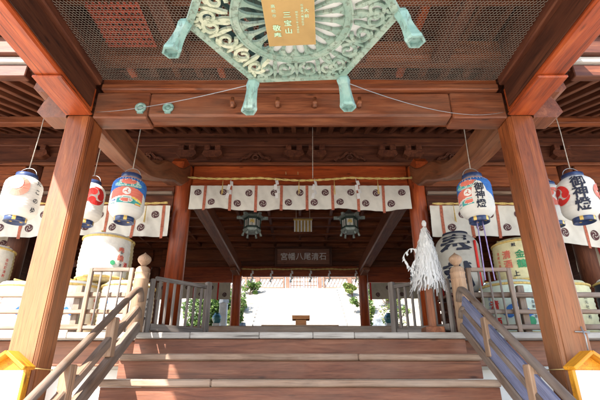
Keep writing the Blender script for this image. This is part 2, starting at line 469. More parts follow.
for x in (-.68, -.225, .15, .60):
    q = MB(); q.tube([(x, 3.6, 4.115), (x, 3.50, 4.10)], [.032, .022], 8)
    q.tube([(x, 3.525, 4.05), (x, 3.525, 4.16)], .018, 8)
    q.build('wooden_peg', 'post', cb)
# porch side beams, stepped bracket arms, inner frames
for sx in (-1, 1):
    m = MB()
    m.beam((sx*2.235, -1.6, 4.175), (sx*2.235, 3.605, 4.175), .25, .30, (0, 0, 1), .02)
    m.build('side_beam', 'red', B)
    m = MB(); m.beam((sx*2.235, 3.0, 4.011), (sx*2.235, 3.598, 4.011), .272, .03, (0, 0, 1), .01)
    m.build('bracket_arm', 'red', B)
    m = MB(); m.beam((sx*2.11, -1.6, 4.385), (sx*2.11, 3.545, 4.385), .13, .12, (0, 0, 1), .012)
    m.beam((sx*2.20, -1.6, 4.52), (sx*2.20, 3.9, 4.52), .2, .13, (0, 0, 1), .012)
    m.build('side_frame', 'dark', B)
    MB().box(min(sx*2.095, sx*2.108), max(sx*2.095, sx*2.108), -1.6, 3.54, 4.062, 4.322, 0, .003).build('side_shade_board', 'darkest', B)  # added dark board, stands in for shade on the beam's inner face
    m = MB(); m.box(sx*2.26-.07, sx*2.26+.07, -1.2, 4.2, 4.32, 5.0)
    m.build('gable_board', 'dark', B)
# porch roof structure above the net
def zr(y): return 4.63 + .1*y
for i in range(24):
    x = -3.22 + i*.28
    MB().beam((x, -1.9, zr(-1.9)+.05), (x, 4.34, zr(4.34)+.05), .085, .09, (0, 0, 1), .008).build('porch_rafter', 'rafter' if i % 4 else 'red', B)
for y, w, h in ((-1.0, .2, .16), (.9, .16, .15), (2.15, .2, .16), (2.9, .13, .13), (3.72, .2, .22)):
    MB().beam((-3.0, y, zr(y)-h/2-.004), (3.0, y, zr(y)-h/2-.004), w, h, (0, 0, 1), .01).build('porch_purlin', 'beam', B)
for x in (-1.28, -.55, .62, 1.5):
    MB().beam((x, .95, 4.6), (x, 3.6, 4.72), .17, .12).build('porch_joist', 'dark', B)
m = MB()
for i in range(9): m.box(-1.92+i*.056-.012, -1.92+i*.056+.012, 2.80, 3.36, 4.66, 4.675)
for i in range(9): m.box(-1.94, -1.45, 2.83+i*.0625-.012, 2.83+i*.0625+.012, 4.645, 4.659)
m.build('ceiling_lattice', 'latred', B)
m = MB()
for i in range(34):
    y = -1.95+i*.185
    m.beam((-3.3, y+.09, zr(y)+.115), (3.3, y+.09, zr(y)+.115), .18, .03, (0, -.1, 1), .004)
m.build('porch_roof_boards', 'dark', B)
prof = [(-2.1, zr(-2.1)+.15), (4.29, zr(4.29)+.15), (4.29, zr(4.29)+.42), (-2.1, zr(-2.1)+.38)]
MB().prism(prof, 'x', -3.36, 3.36).build('porch_roof', 'tile', B)
# curved rainbow beams from porch post to hall post
for sx in (-1, 1):
    low = catmull([(3.86, 3.98), (4.46, 4.00), (4.95, 4.06), (5.35, 4.15), (5.7, 4.28), (6.05, 4.43), (6.35, 4.57), (6.6, 4.64), (6.85, 4.72), (7.22, 4.98)], 5)
    top = catmull([(3.86, 4.33), (4.40, 4.33), (4.9, 4.355), (5.28, 4.41), (5.58, 4.51), (5.82, 4.68), (6.05, 4.80), (6.38, 4.90), (6.8, 5.05), (7.22, 5.34)], 5)
    m = MB(); vs = []; fs = []; gc = []
    x0, x1, c = sx*2.10, sx*2.34, .03*sx
    for (ya, za), (yb, zb) in zip(low, top):
        ring = [(x0+c, ya, za), (x1-c, ya, za), (x1, ya, za+.03), (x1, yb, zb-.03), (x1-c, yb, zb), (x0+c, yb, zb), (x0, yb, zb-.03), (x0, ya, za+.03)]
        vs += ring; gc += [(p[1], p[0], p[2]-za) for p in ring]
    L = len(low)
    for i in range(L-1):
        for k in range(8): fs.append((i*8+k, i*8+(k+1) % 8, i*8+8+(k+1) % 8, i*8+8+k))
    fs += [tuple(range(8)), tuple((L-1)*8+k for k in range(8))]
    m.add(vs, fs, 0, False, gc); m.build('curved_beam', 'post', B)
# hall posts
def hall_post(x, y, z0, z1, r, mat):
    return MB().lathe([(r, z0), (r, z1-.12), (r*.93, z1-.03), (r*.8, z1)], x, y, 28).build('post', mat, B)
for sx in (-1, 1):
    hall_post(sx*2.23, 7.4, 2.04, 5.36, .165, 'red')
    m = MB(); prof = [(7.23, 4.94), (6.92, 4.97), (6.84, 5.06), (6.86, 5.22), (6.96, 5.33), (7.23, 5.34)]
    m.prism(prof, 'x', sx*2.23-.11, sx*2.23+.11); m.build('beam_nose', 'red', B)
    hall_post(sx*5.15, 7.4, 2.04, 5.36, .165, 'dark')
    hall_post(sx*8.0, 7.4, 2.04, 5.36, .165, 'dark')
    hall_post(sx*2.23, 14.9, 2.34, 5.2, .165, 'red')
    hall_post(sx*5.15, 14.9, 2.34, 5.2, .165, 'dark')
    hall_post(sx*8.0, 14.9, 2.34, 5.2, .165, 'dark')
# hall front beams (between posts) and frieze
MB().box(-2.065, 2.065, 7.3, 7.5, 4.93, 5.36, 0, .02).build('head_beam', 'red', B)
for sx in (-1, 1):
    a, b = sorted((sx*2.395, sx*4.985)); MB().box(a, b, 7.3, 7.5, 4.93, 5.36, 0, .02).build('head_beam', 'beam', B)
    a, b = sorted((sx*5.315, sx*8.5)); MB().box(a, b, 7.3, 7.5, 4.93, 5.36, 0, .02).build('head_beam', 'beam', B)
    a, b = sorted((sx*2.40, sx*8.4)); MB().box(a, b, 7.36, 7.46, 4.52, 4.925, 0, .004).build('transom_board', 'dark', B)
    MB().box(a, b, 7.22, 7.335, 4.42, 4.515, 0, .01).build('tie_rail', 'red', B)
    MB().box(a, b, 7.25, 7.335, 4.74, 4.80, 0, .01).build('tie_rail', 'rail', B)
MB().box(-8.5, 8.5, 7.26, 7.54, 5.365, 5.42, 0, .01).build('wall_plate', 'beam', B)
fr = MB().box(-8.5, 8.5, 7.38, 7.50, 5.425, 6.30, 0, .004).build('frieze_board', 'dark', B)
MB().box(-8.5, 8.5, 7.29, 7.5, 5.80, 5.98, 0, .01).build('wall_purlin', 'dark', B)
for x in [-5.15, -3.6, -2.23, -1.72, -.12, .33, 1.72, 2.23, 3.6, 5.15]:
    m = MB()
    prof = [(x-.17, 5.68), (x-.2, 5.60), (x-.12, 5.53), (x+.12, 5.53), (x+.2, 5.60), (x+.17, 5.68)]
    m.prism(prof, 'y', 7.25, 7.378)
    m.box(x-.16, x-.05, 7.22, 7.36, 5.684, 5.79); m.box(x+.05, x+.16, 7.22, 7.36, 5.684, 5.79)
    m.build('bracket_block', 'dark', fr)
for x in (-.88, .98, -3.0, 3.0):
    m = MB()
    for s_ in (-1, 1):
        pts = [(x+s_*t*.3, 5.47+.16*math.cos(t*pi*.5)+.03*math.sin(t*9)) for t in [k/9 for k in range(10)]]
        for (xa, za), (xb, zb) in zip(pts, pts[1:]): m.beam((xa, 7.34, za), (xb, 7.34, zb), .07, .05)
    m.tube([(x+.055*math.cos(a), 7.335, 5.56+.055*math.sin(a)) for a in [k*pi/6 for k in range(13)]], .018, 6)
    m.build('carved_strut', 'dark', fr)
for x in (-.27, -.04):
    MB().tube([(x, 7.3, 5.17), (x, 7.24, 5.15), (x, 7.22, 5.19)], .014, 6).build('wooden_peg', 'gatered', B)
# veranda and hall floor
m = MB(); x = -8.5
while x < 8.5:
    w = random.choice((.48, .62, .95, .8)); e = min(8.5, x+w)
    m.box(x+.002, e-.002, 5.085, 5.45, 1.972, 2.04+random.uniform(-.002, .002), 0, .008); x = e
m.build('veranda_edge', 'plank', B)
m = MB()
for i in range(58):
    x = -8.5+i*.293; m.box(x+.001, x+.291, 5.454, 7.2, 1.972, 2.036, 0, .004)
m.build('veranda_floor', 'tread', B)
MB().box(-8.5, 8.5, 7.2, 7.24, 2.0, 2.345, 0, .006).box(-2.06, 2.06, 7.17, 7.2, 2.04, 2.335, 0, .006).build('floor_sill', 'rail', B)
MB().box(-8.5, 8.5, 7.245, 15.4, 2.22, 2.34).build('hall_floor', 'tread', B)
for sx in (-1, 1):
    a, b = sorted((sx*1.93, sx*8.4))
    MB().box(a, b, 5.36, 5.46, 1.68, 1.968, 0, .01).build('veranda_beam', 'riser', B)
    MB().box(a, b, 5.62, 5.75, 0, 1.65).build('foundation_wall', 'plaster', B)
    for x in (3.2, 4.8, 6.4, 8.0):
        MB().box(sx*x-.08, sx*x+.08, 5.34, 5.48, 0, 1.675).build('veranda_post', 'post', B)
MB().box(-8.4, 8.4, 15.2, 15.3, 0, 2.2).build('foundation_wall', 'plaster', B)
# eave rafters, purlin, roof boards, fascia
def ze(y): return 3.47 + .36*y
for i in range(60):
    x = -7.2 + i*(14.4/59)
    MB().beam((x, 4.32, ze(4.32)+.05), (x, 7.75, ze(7.75)+.05), .085, .1, (0, 0, 1), .008).build('rafter', 'rafter', B)
m = MB(); m.box(-8.5, 8.5, 6.08, 6.22, ze(6.15)-.14, ze(6.15)-.01)
m.build('eave_purlin', 'beam', B)
sl = math.hypot(1, .36)
m = MB()
for i in range(20):
    y = 4.25+i*.18; m.beam((-8.5, y+.09, ze(y+.09)+.118), (8.5, y+.09, ze(y+.09)+.118), .19, .025, (0, -.36, 1), .003)
m.build('eave_boards', 'dark', B)
for sx in (-1, 1):
    a, b = sorted((sx*3.40, sx*8.5))
    z = ze(4.27)
    MB().box(a, b, 4.2, 4.31, z-.02, z+.16, 0, .01).build('fascia', 'dark', B)  # fascia tones imitate light: dark boards for shade, pale plank for sun
    MB().box(a, b, 4.16, 4.3, z+.165, z+.25, 0, .01).build('fascia', 'plank', B)
    MB().box(a, b, 4.10, 4.3, z+.255, z+.52, 0, .01).build('fascia', 'dark', B)
    MB().box(a, b, 4.0, 4.3, z+.525, z+.80, 0, .01).build('fascia', 'dark', B)
prof = [(4.3, ze(4.3)+.45), (4.3, ze(4.3)+.135), (8.2, ze(8.2)+.135), (11.3, 8.6), (14.2, 7.4), (17.6, 5.72), (17.6, 6.1), (14.0, 8.0), (11.3, 9.6), (7.8, 7.9)]
MB().prism(prof, 'x', -9, 9).build('roof', 'tile', B)
# hall interior: coffered ceiling, rear beams, tie beams, gable ends
MB().box(-8.5, 8.5, 7.55, 15.0, 6.06, 6.12).build('ceiling', 'beam', B)
m = MB()
for i in range(10): m.box(-8.5, 8.5, 7.7+i*.78, 7.8+i*.78, 5.90, 6.058, 0, .008)
m.build('ceiling_batten', 'beam', B)
m = MB()
for i in range(19): m.box(-8.1+i*.9-.04, -8.1+i*.9+.04, 7.6, 14.9, 5.93, 6.055, 0, .008)
m.build('ceiling_batten', 'beam', B)
for sx in (-1, 1):
    MB().beam((sx*2.23, 7.57, 5.17), (sx*2.23, 14.73, 5.17), .30, .36, (0, 0, 1), .03).build('tie_beam', 'beam', B)
    MB().beam((sx*2.23, 13.9, 4.93), (sx*2.23, 14.72, 4.93), .22, .1).build('beam_bracket', 'post', B)
    a, b = sorted((sx*2.40, sx*4.98))
    for z0, z1, mt in ((5.45, 5.86, 'beam'), (4.66, 5.22, 'red')):
        MB().box(a, b, 14.82, 14.98, z0, z1, 0, .015).build('rear_beam', mt, B)
        a2, b2 = sorted((sx*5.32, sx*8.4)); MB().box(a2, b2, 14.82, 14.98, z0, z1, 0, .015).build('rear_beam', mt, B)
    MB().box(sx*8.3-.06, sx*8.3+.06, 7.6, 14.8, 2.35, 6.05).build('end_wall', 'dark', B)
MB().box(-2.06, 2.06, 14.84, 14.98, 4.88, 5.24, 0, .015).build('rear_beam', 'red', B)
MB().box(-8.4, 8.4, 14.98, 15.04, 5.225, 6.05).build('rear_board', 'beam', B)
for i in range(14):
    MB().beam((-6.5+i, 15.05, 5.72+.26), (-6.5+i, 17.5, 5.70), .09, .1).build('rear_rafter', 'darkest', B)
MB().box(-2.4, 2.4, 14.7, 14.82, 5.26, 5.40, 0, .01).build('rear_rail', 'dark', B)

# ------------------------------------------------------------------ staircase
ST = thing('wooden_staircase', 'wide wooden staircase with pale worn nosings leading up to the veranda', 'staircase', (0, 3.5, 0))
G, RS = .36, .25
for k in range(1, 8):
    z = 2.04-RS*k; y = 5.1-G*k
    j_ = (.62, -.85, .25, 1.0, -.4, .7, -.2)[k-1]
    MB().box(-1.92, j_-.0015, y+.002, y+G+.10, z-.068, z, 0, .012).build('tread', 'tread', ST)
    MB().box(j_+.0015, 1.92, y, y+G+.10, z-.069, z-.003, 0, .012).build('tread', 'tread', ST)
for k in range(0, 8):
    z = 2.04-RS*k; y = 5.1-G*k
    MB().box(-1.92, 1.92, y+.05, y+.09, max(z-RS+.003, .01), z-(.07 if k == 0 else .071), 0, .004).build('riser', 'riser', ST)

# ------------------------------------------------------------------ stair railings
SL = .62
def railing(sx, label):
    T = thing('stair_railing', label, 'railing', (sx*1.93, 5.15, 2.04), 'sloping railings of the front stairs')
    nx, ny = sx*1.95, 5.17
    nw = MB().lathe([(.088, 2.042), (.088, 2.66), (.092, 2.665), (.092, 2.675), (.087, 2.68), (.087, 2.74), (.092, 2.745), (.092, 2.755), (.086, 2.76), (.084, 2.80), (.06, 2.825), (.03, 2.835)], nx, ny, 28).build('newel_post', 'pale', T)
    MB().lathe([(.028, 2.836), (.034, 2.85), (.07, 2.885), (.083, 2.92), (.075, 2.95), (.045, 2.975), (.016, 2.995), (.004, 3.012)], nx, ny, 24).build('finial', 'pale', nw)
    x = sx*1.89; SL = .665
    pts = [(x, 5.09, 2.39), (x, 5.06, 2.47), (x, 5.0, 2.515), (x, 4.93, 2.50), (x, 4.84, 2.455)]
    pts += [(x, 4.84-t, 2.455-t*SL) for t in (.5, 1, 1.5, 2, 2.3)]
    MB().tube(pts, .036, 12).build('handrail', 'rail', T)
    pl = 'skytint' if sx > 0 else 'rail'
    m = MB(); m.tube([(x, 5.09, 2.20), (x, 5.06, 2.27), (x, 5.0, 2.295), (x, 4.92, 2.265)], .036, 10)
    m.beam((x, 4.96, 2.27), (x, 2.5, 2.27-2.46*SL), .07, .06 if sx > 0 else .085, (0, 0, 1), .012)
    m.build('middle_rail', 'rail', T)
    if sx > 0:
        xb = x+.002; MB().beam((xb, 4.97, 2.18), (xb, 2.5, 2.18-2.47*SL), .064, .125, (0, 0, 1), .004).build('infill_board', pl, T)
        MB().beam((xb, 4.97, 2.37), (xb, 2.5, 2.37-2.47*SL), .03, .13, (0, 0, 1), .004).build('infill_board', pl, T)
    m = MB(); m.beam((x-sx*.0, 5.08, 2.235-.13), (x, 2.45, 2.105-2.63*SL), .08, .10 if sx > 0 else .12, (0, 0, 1), .012)
    m.build('stringer', 'rail', T)
    for y in (4.42, 3.72, 3.02):
        zb = 2.105-(5.08-y)*SL; zt = 2.455-(4.84-y)*SL
        MB().box(x-.042, x+.042, y-.055, y+.055, zb+.075, zt-.055, 0, .008).build('baluster', 'pale', T)
    MB().box(x-.06, x+.06, 2.36, 2.44, .01, 1.0, 0, .01).build('lower_post', 'pale', T)
    return T
railing(-1, 'left stair railing, sunlit, with onion topped pale newel post')
railing(1, 'right stair railing, grey boards coloured with bluish sky light, with onion topped newel post')

# railing panels beside the newels
def panel(sx, label):
    T = thing('railing_panel', label, 'railing', (sx*2.3, 5.15, 2.04), 'small barred panels beside the newel posts')
    a, b = sx*2.08, sx*2.58
    for x in (a, b): MB().box(x-.025, x+.025, 5.13, 5.18, 2.042, 2.81, 0, .006).build('stile', 'rail', T)
    lo, hi = sorted((a, b))
    MB().box(lo+.027, hi-.027, 5.13, 5.18, 2.765, 2.812, 0, .006).build('top_rail', 'rail', T)
    MB().box(lo+.027, hi-.027, 5.135, 5.175, 2.08, 2.12, 0, .006).build('bottom_rail', 'rail', T)
    for k in range(1, 4):
        x = lerp(a, b, k/4); MB().tube([(x, 5.155, 2.122), (x, 5.155, 2.763)], .013, 8).build('baluster', 'grey', T)
panel(-1, 'small barred railing panel left of the stairs in front of white barrels')
panel(1, 'small barred railing panel right of the stairs in front of pale yellow barrels')
def veranda_rail(sx, label):
    T = thing('veranda_railing', label, 'railing', (sx*4, 5.2, 2.04), 'long veranda railings')
    for z, h, w in ((2.49, .06, .07), (2.29, .05, .06), (2.11, .06, .08)):
        lo, hi = sorted((sx*2.12, sx*8.2))
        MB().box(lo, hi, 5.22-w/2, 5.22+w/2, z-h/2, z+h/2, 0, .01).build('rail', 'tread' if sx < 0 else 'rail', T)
    for x in (2.75, 4.2, 5.6, 7.0):
        MB().box(sx*x-.04, sx*x+.04, 5.27, 5.34, 2.042, 2.62, 0, .006).build('rail_post', 'rail', T)
veranda_rail(-1, 'long three bar railing along the sunlit left veranda edge')
veranda_rail(1, 'long three bar railing along the shaded right veranda edge')
def leaf_gate(sx, label):
    T = thing('barred_gate', label, 'gate', (sx*1.8, 5.3, 2.04), 'dark barred gates at the stair head')
    p0 = Vector((sx*1.84, 5.27, 0)); p1 = Vector((sx*1.27, 5.86, 0)); d = (p1-p0).normalized()
    up = Vector((0, 0, 1)); nrm = Vector((-d.y, d.x, 0))
    def at(t, z): q = p0.lerp(p1, t); return (q.x, q.y, z)
    MB().beam(at(0, 2.05), at(0, 2.70), .05, .05, nrm).build('stile', 'grey', T)
    MB().beam(at(1, 2.05), at(1, 2.78), .075, .075, nrm).build('stile', 'grey', T)
    MB().beam(at(.04, 2.71), at(.95, 2.71), .045, .05, up).build('top_rail', 'grey', T)
    MB().beam(at(.04, 2.12), at(.95, 2.12), .045, .08, up).build('bottom_rail', 'grey', T)
    for k in range(1, 8): MB().beam(at(k/8, 2.16), at(k/8, 2.685), .026, .03, nrm).build('bar', 'grey', T)
leaf_gate(-1, 'dark grey barred gate swung inward at the left of the stair head')
leaf_gate(1, 'dark grey barred gate swung inward at the right, behind the paper wand')

# ------------------------------------------------------------------ bird net under the porch ceiling
def hexnet():
    s = .0168; h = s*math.sqrt(3)
    vid = {}; V = []; E = []
    x0, x1, ya, yb = -2.05, 2.05, .0, 3.56
    def vtx(x, y):
        k = (round(x, 3), round(y, 3))
        if k not in vid:
            vid[k] = len(V); V.append((x+random.uniform(-.0012, .0012), y+random.uniform(-.0012, .0012), 4.415-.012*math.sin((x+2)*2.1)*math.sin(y*2.4)))
        return vid[k]
    nx = int((x1-x0)/h); ny = int((yb-ya)/(1.5*s))
    seen = set()
    for j in range(ny):
        for i in range(nx):
            cx = x0+h/2+i*h+(h/2 if j % 2 else 0); cy = ya+s+j*1.5*s
            if cx+h/2 > x1+.02: continue
            ids = [vtx(cx+s*math.sin(k*pi/3), cy+s*math.cos(k*pi/3)) for k in range(6)]
            for k in range(6):
                e = tuple(sorted((ids[k], ids[(k+1) % 6])))
                if e not in seen: seen.add(e); E.append(e)
    m = MB(); vs = []; fs = []; r = .0016
    for a, b in E:
        p, q = V[a], V[b]; dx, dy = q[0]-p[0], q[1]-p[1]; l = math.hypot(dx, dy); nx_, ny_ = -dy/l*r, dx/l*r
        n0 = len(vs)
        for t in (p, q): vs += [(t[0]+nx_, t[1]+ny_, t[2]+r*.6), (t[0]-nx_, t[1]-ny_, t[2]+r*.6), (t[0], t[1], t[2]-r)]
        fs += [(n0, n0+1, n0+4, n0+3), (n0+1, n0+2, n0+5, n0+4), (n0+2, n0, n0+3, n0+5)]
    m.add(vs, fs); return m.build('bird_net', 'net', None, fix=False)
tag(hexnet(), 'fine tan wire netting stretched below the porch ceiling', 'net')

# ------------------------------------------------------------------ big bronze hanging lantern
LX, LY, LZ = -.02, 1.315, 2.945
L = thing('bronze_lantern', 'large verdigris bronze hexagonal lantern with openwork base hanging above the stairs', 'lantern', (LX, LY, LZ))
hexp = lambda r, k: (LX+r*math.cos(k*pi/3), LY+r*math.sin(k*pi/3))
m = MB()
hx = [hexp(.5, k) for k in range(7)]
inn = [hexp(.462, k) for k in range(7)]
vs = []; fs = []
for k in range(6):
    a, b, c, d = hx[k], hx[k+1], inn[k+1], inn[k]
    n0 = len(vs); vs += [(p[0], p[1], z) for z in (LZ-.014, LZ+.02) for p in (a, b, c, d)]
    fs += [(n0, n0+1, n0+2, n0+3), (n0+7, n0+6, n0+5, n0+4), (n0, n0+4, n0+5, n0+1), (n0+2, n0+6, n0+7, n0+3)]
m.add(vs, fs); m.build('base_rim', 'verd', L)
# wheel: ring, petals shaped slots between tapered spokes, hub
m = MB()
def ring(ri, ro, z0, z1, n=72):
    vs = []; fs = []
    for k in range(n):
        a = 2*pi*k/n
        for r, z in ((ri, z0), (ro, z0), (ro, z1), (ri, z1)): vs.append((LX+r*math.cos(a), LY+r*math.sin(a), z))
    for k in range(n):
        j = (k+1) % n
        for q in range(4): fs.append((k*4+q, k*4+(q+1) % 4, j*4+(q+1) % 4, j*4+q))
    m.add(vs, fs)
ring(.246, .280, LZ-.012, LZ+.012); ring(.276, .284, LZ-.016, LZ-.010); ring(0.01, .09, LZ-.008, LZ+.01)
NS = 22
for k in range(NS):
    a = 2*pi*(k+.5)/NS; ca, sa = math.cos(a), math.sin(a)
    rr = [.085, .12, .165, .208, .231, .251]; ww = [.008, .010, .012, .018, .036, .072]
    m.ribbon([(LX+r*ca, LY+r*sa) for r in rr], ww, LZ-.006, LZ+.01)
m.build('wheel', 'verd', L)
# scrollwork between wheel and rim
def spiral(cx, cy, r, a0, turns, sgn, w0=.020, w1=.011, n=30):
    pts = []; ws = []
    for i in range(n+1):
        t = i/n; a = a0+sgn*turns*2*pi*t; q = r*(1-.74*t)
        pts.append((cx+q*math.cos(a), cy+q*math.sin(a))); ws.append(lerp(w0, w1, t))
    return pts, ws
for k in range(6):
    m = MB(); base = (k+.5)*pi/3
    def tr(rad, lat):  # radial along face normal, lateral along face
        return (LX+rad*math.cos(base)-lat*math.sin(base), LY+rad*math.sin(base)+lat*math.cos(base))
    z0, z1 = LZ-.009+.0011*(k % 2), LZ+.009+.0011*(k % 2)
    for s_ in (-1, 1):
        for (rad, lat, r, a0, tn, sg) in ((.345, .062, .050, 1.1*pi, 1.2, 1), (.345, .165, .046, .7*pi, 1.2, -1), (.398, .200, .030, 1.35*pi, 1.0, 1)):
            pts, ws = spiral(0, 0, r, a0, tn, sg)
            m.ribbon([tr(rad+px, s_*(lat+py)) for px, py in pts], ws, z0+random.uniform(-.002, .002), z1)
        for path, w in (([(.274, .105), (.305, .113), (.345, .116), (.402, .125)], .018), ([(.402, .045), (.392, .075), (.375, .098)], .016), ([(.236, .145), (.265, .165), (.30, .178), (.345, .212)], .018), ([(.28, 0), (.33, .002), (.402, .0)], .015)):
            if path[-1][1] == 0 and s_ < 0: continue
            pp = catmull(path, 5); n_ = len(pp)
            m.ribbon([tr(p_[0], s_*p_[1]) for p_ in pp], [w*(.55+.7*math.sin(pi*i_/(n_-1))) for i_ in range(n_)], z0+.0035, z1+.0015)
    m.build('scroll_panel', 'palebronze' if k in (2, 3) else 'verd', L)  # the two left panels are paler than the others
# feet
for k in range(6):
    cx, cy = hexp(.485, k); ux, uy = math.cos(k*pi/3), math.sin(k*pi/3)
    m = MB(); prof = [(0, .032), (.02, .037), (.05, .031), (.10, .034), (.14, .040), (.158, .045), (.17, .043)]
    vs = []; fs = []
    for t, r in prof:
        ox = cx+ux*(.05*(t/.17)+.012); oy = cy+uy*(.05*(t/.17)+.012)
        for q in range(6):
            a = k*pi/3+q*pi/3; vs.append((ox+r*math.cos(a), oy+r*math.sin(a), LZ-.0-t))
    n_ = len(prof)
    for i in range(n_-1):
        for q in range(6): fs.append((i*6+q, i*6+(q+1) % 6, i*6+6+(q+1) % 6, i*6+6+q))
    fs.append(tuple(range(6))); 
    # recessed end
    e = (n_-1)*6
    for q in range(6):
        p = Vector(vs[e+q]); c_ = Vector((cx+ux*.062, cy+uy*.062, LZ-.17)); vs.append(tuple(p.lerp(c_, .25)+Vector((0, 0, -.001))))
    for q in range(6): vs.append(tuple(Vector(vs[e+6+q])+Vector((0, 0, .02))))
    for q in range(6):
        fs.append((e+q, e+(q+1) % 6, e+6+(q+1) % 6, e+6+q)); fs.append((e+6+q, e+6+(q+1) % 6, e+12+(q+1) % 6, e+12+q))
    fs.append(tuple(e+12+q for q in range(6)))
    m.add(vs, fs, [0]*len(fs)); m.build('foot', 'verdf', L)
# dedication plate
m = MB(); m.box(-.138, .088, .98, 1.435, LZ-.052, LZ-.044, 0, .002)
pl = m.build('dedication_plate', 'brass', L)
m = MB()
def pf(x0, y0): return lambda x, y: (x0+x, y0-y, LZ-.0535)
m.text('三宝山', pf(-.035, 1.29), .036, .047, bold=.03)
m.text('敬奉', pf(-.088, 1.34), .038, .045, bold=.03)
m.text('高松市', pf(-.092, 1.22), .02, .026, bold=.02)
m.text('昭和五十年十月吉日', pf(.008, 1.29), .012, .0145)
m.text('石清尾八幡宮氏子', pf(.033, 1.25), .013, .0155)
m.text('大前', pf(.052, 1.24), .022, .03)
m.text('奉', pf(.050, 1.14), .022, .03)
m.build('plate_lettering', 'platetext', pl)
# torn white paper lining above the wheel, body, roof, hanger
rl = random.Random(5)
def wedge(a0, a1, r0, hexr):
    m = MB(); outer = []; inner = []
    n_ = 40
    for k in range(n_+1):
        a = R(lerp(a0, a1, k/n_)); ro = hexr*math.cos(pi/6)/math.cos((a % (pi/3))-pi/6)
        outer.append((LX+ro*math.cos(a), LY+ro*math.sin(a))); ri = r0+rl.uniform(-.012, .012)
        inner.append((LX+ri*math.cos(a), LY+ri*math.sin(a)))
    for z in (LZ+.014, LZ+.017):
        n0 = len(m.v); m.add([(p[0], p[1], z) for p in outer+inner], [(k, k+1, n_+2+k, n_+1+k) for k in range(n_)])
    return m
wedge(-75, 118, .07, .452).build('paper_lining', 'lining', L, fix=False)
m = MB()
for k in range(6):
    (xa, ya), (xb, yb) = hexp(.40, k), hexp(.40, k+1)
    m.beam((xa, ya, LZ+.02), (xa, ya, LZ+.55), .03, .03)
    for z in (.06, .2, .34, .48): m.beam((xa, ya, LZ+z), (xb, yb, LZ+z), .012, .03)
    for t in (.2, .4, .6, .8):
        x, y = lerp(xa, xb, t), lerp(ya, yb, t); m.beam((x, y, LZ+.06), (x, y, LZ+.48), .01, .01)
m.build('body', 'bronzed', L)
m = MB(); m.lathe([(.64, LZ+.55), (.60, LZ+.60), (.42, LZ+.68), (.24, LZ+.80), (.08, LZ+.90), (.07, LZ+.98), (.02, LZ+1.04)], LX, LY, 6, smooth=False)
m.build('roof', 'bronzed', L)
MB().tube([(LX, LY, LZ+1.03), (LX, LY, 4.62)], .015, 8).build('hanger', 'bronzed', L)
L.scale = (.91, .91, .94); L.rotation_euler = (0, 0, R(-3.5)); L.location = (-.035, 1.335, LZ)
for sx, px in ((-1, 0), (1, 0)):
    a = Vector((-2.06, 3.585, 4.03)) if sx < 0 else Vector((2.06, 3.585, 4.03))
    b = Vector((-.035+sx*.232+.02, 1.335+.408-sx*.012, LZ-.012))
    pts = [a.lerp(b, t/12)+Vector((0, 0, -.10*4*(t/12)*(1-t/12)*(1 if sx > 0 else .35))) for t in range(13)]
    o = MB().tube(pts, .0024, 6).build('guy_wire', 'metal')
    tag(o, 'thin guy wire from bronze lantern foot to the %s porch post' % ('left' if sx < 0 else 'right'), 'wire', 'guy wires of the big lantern')

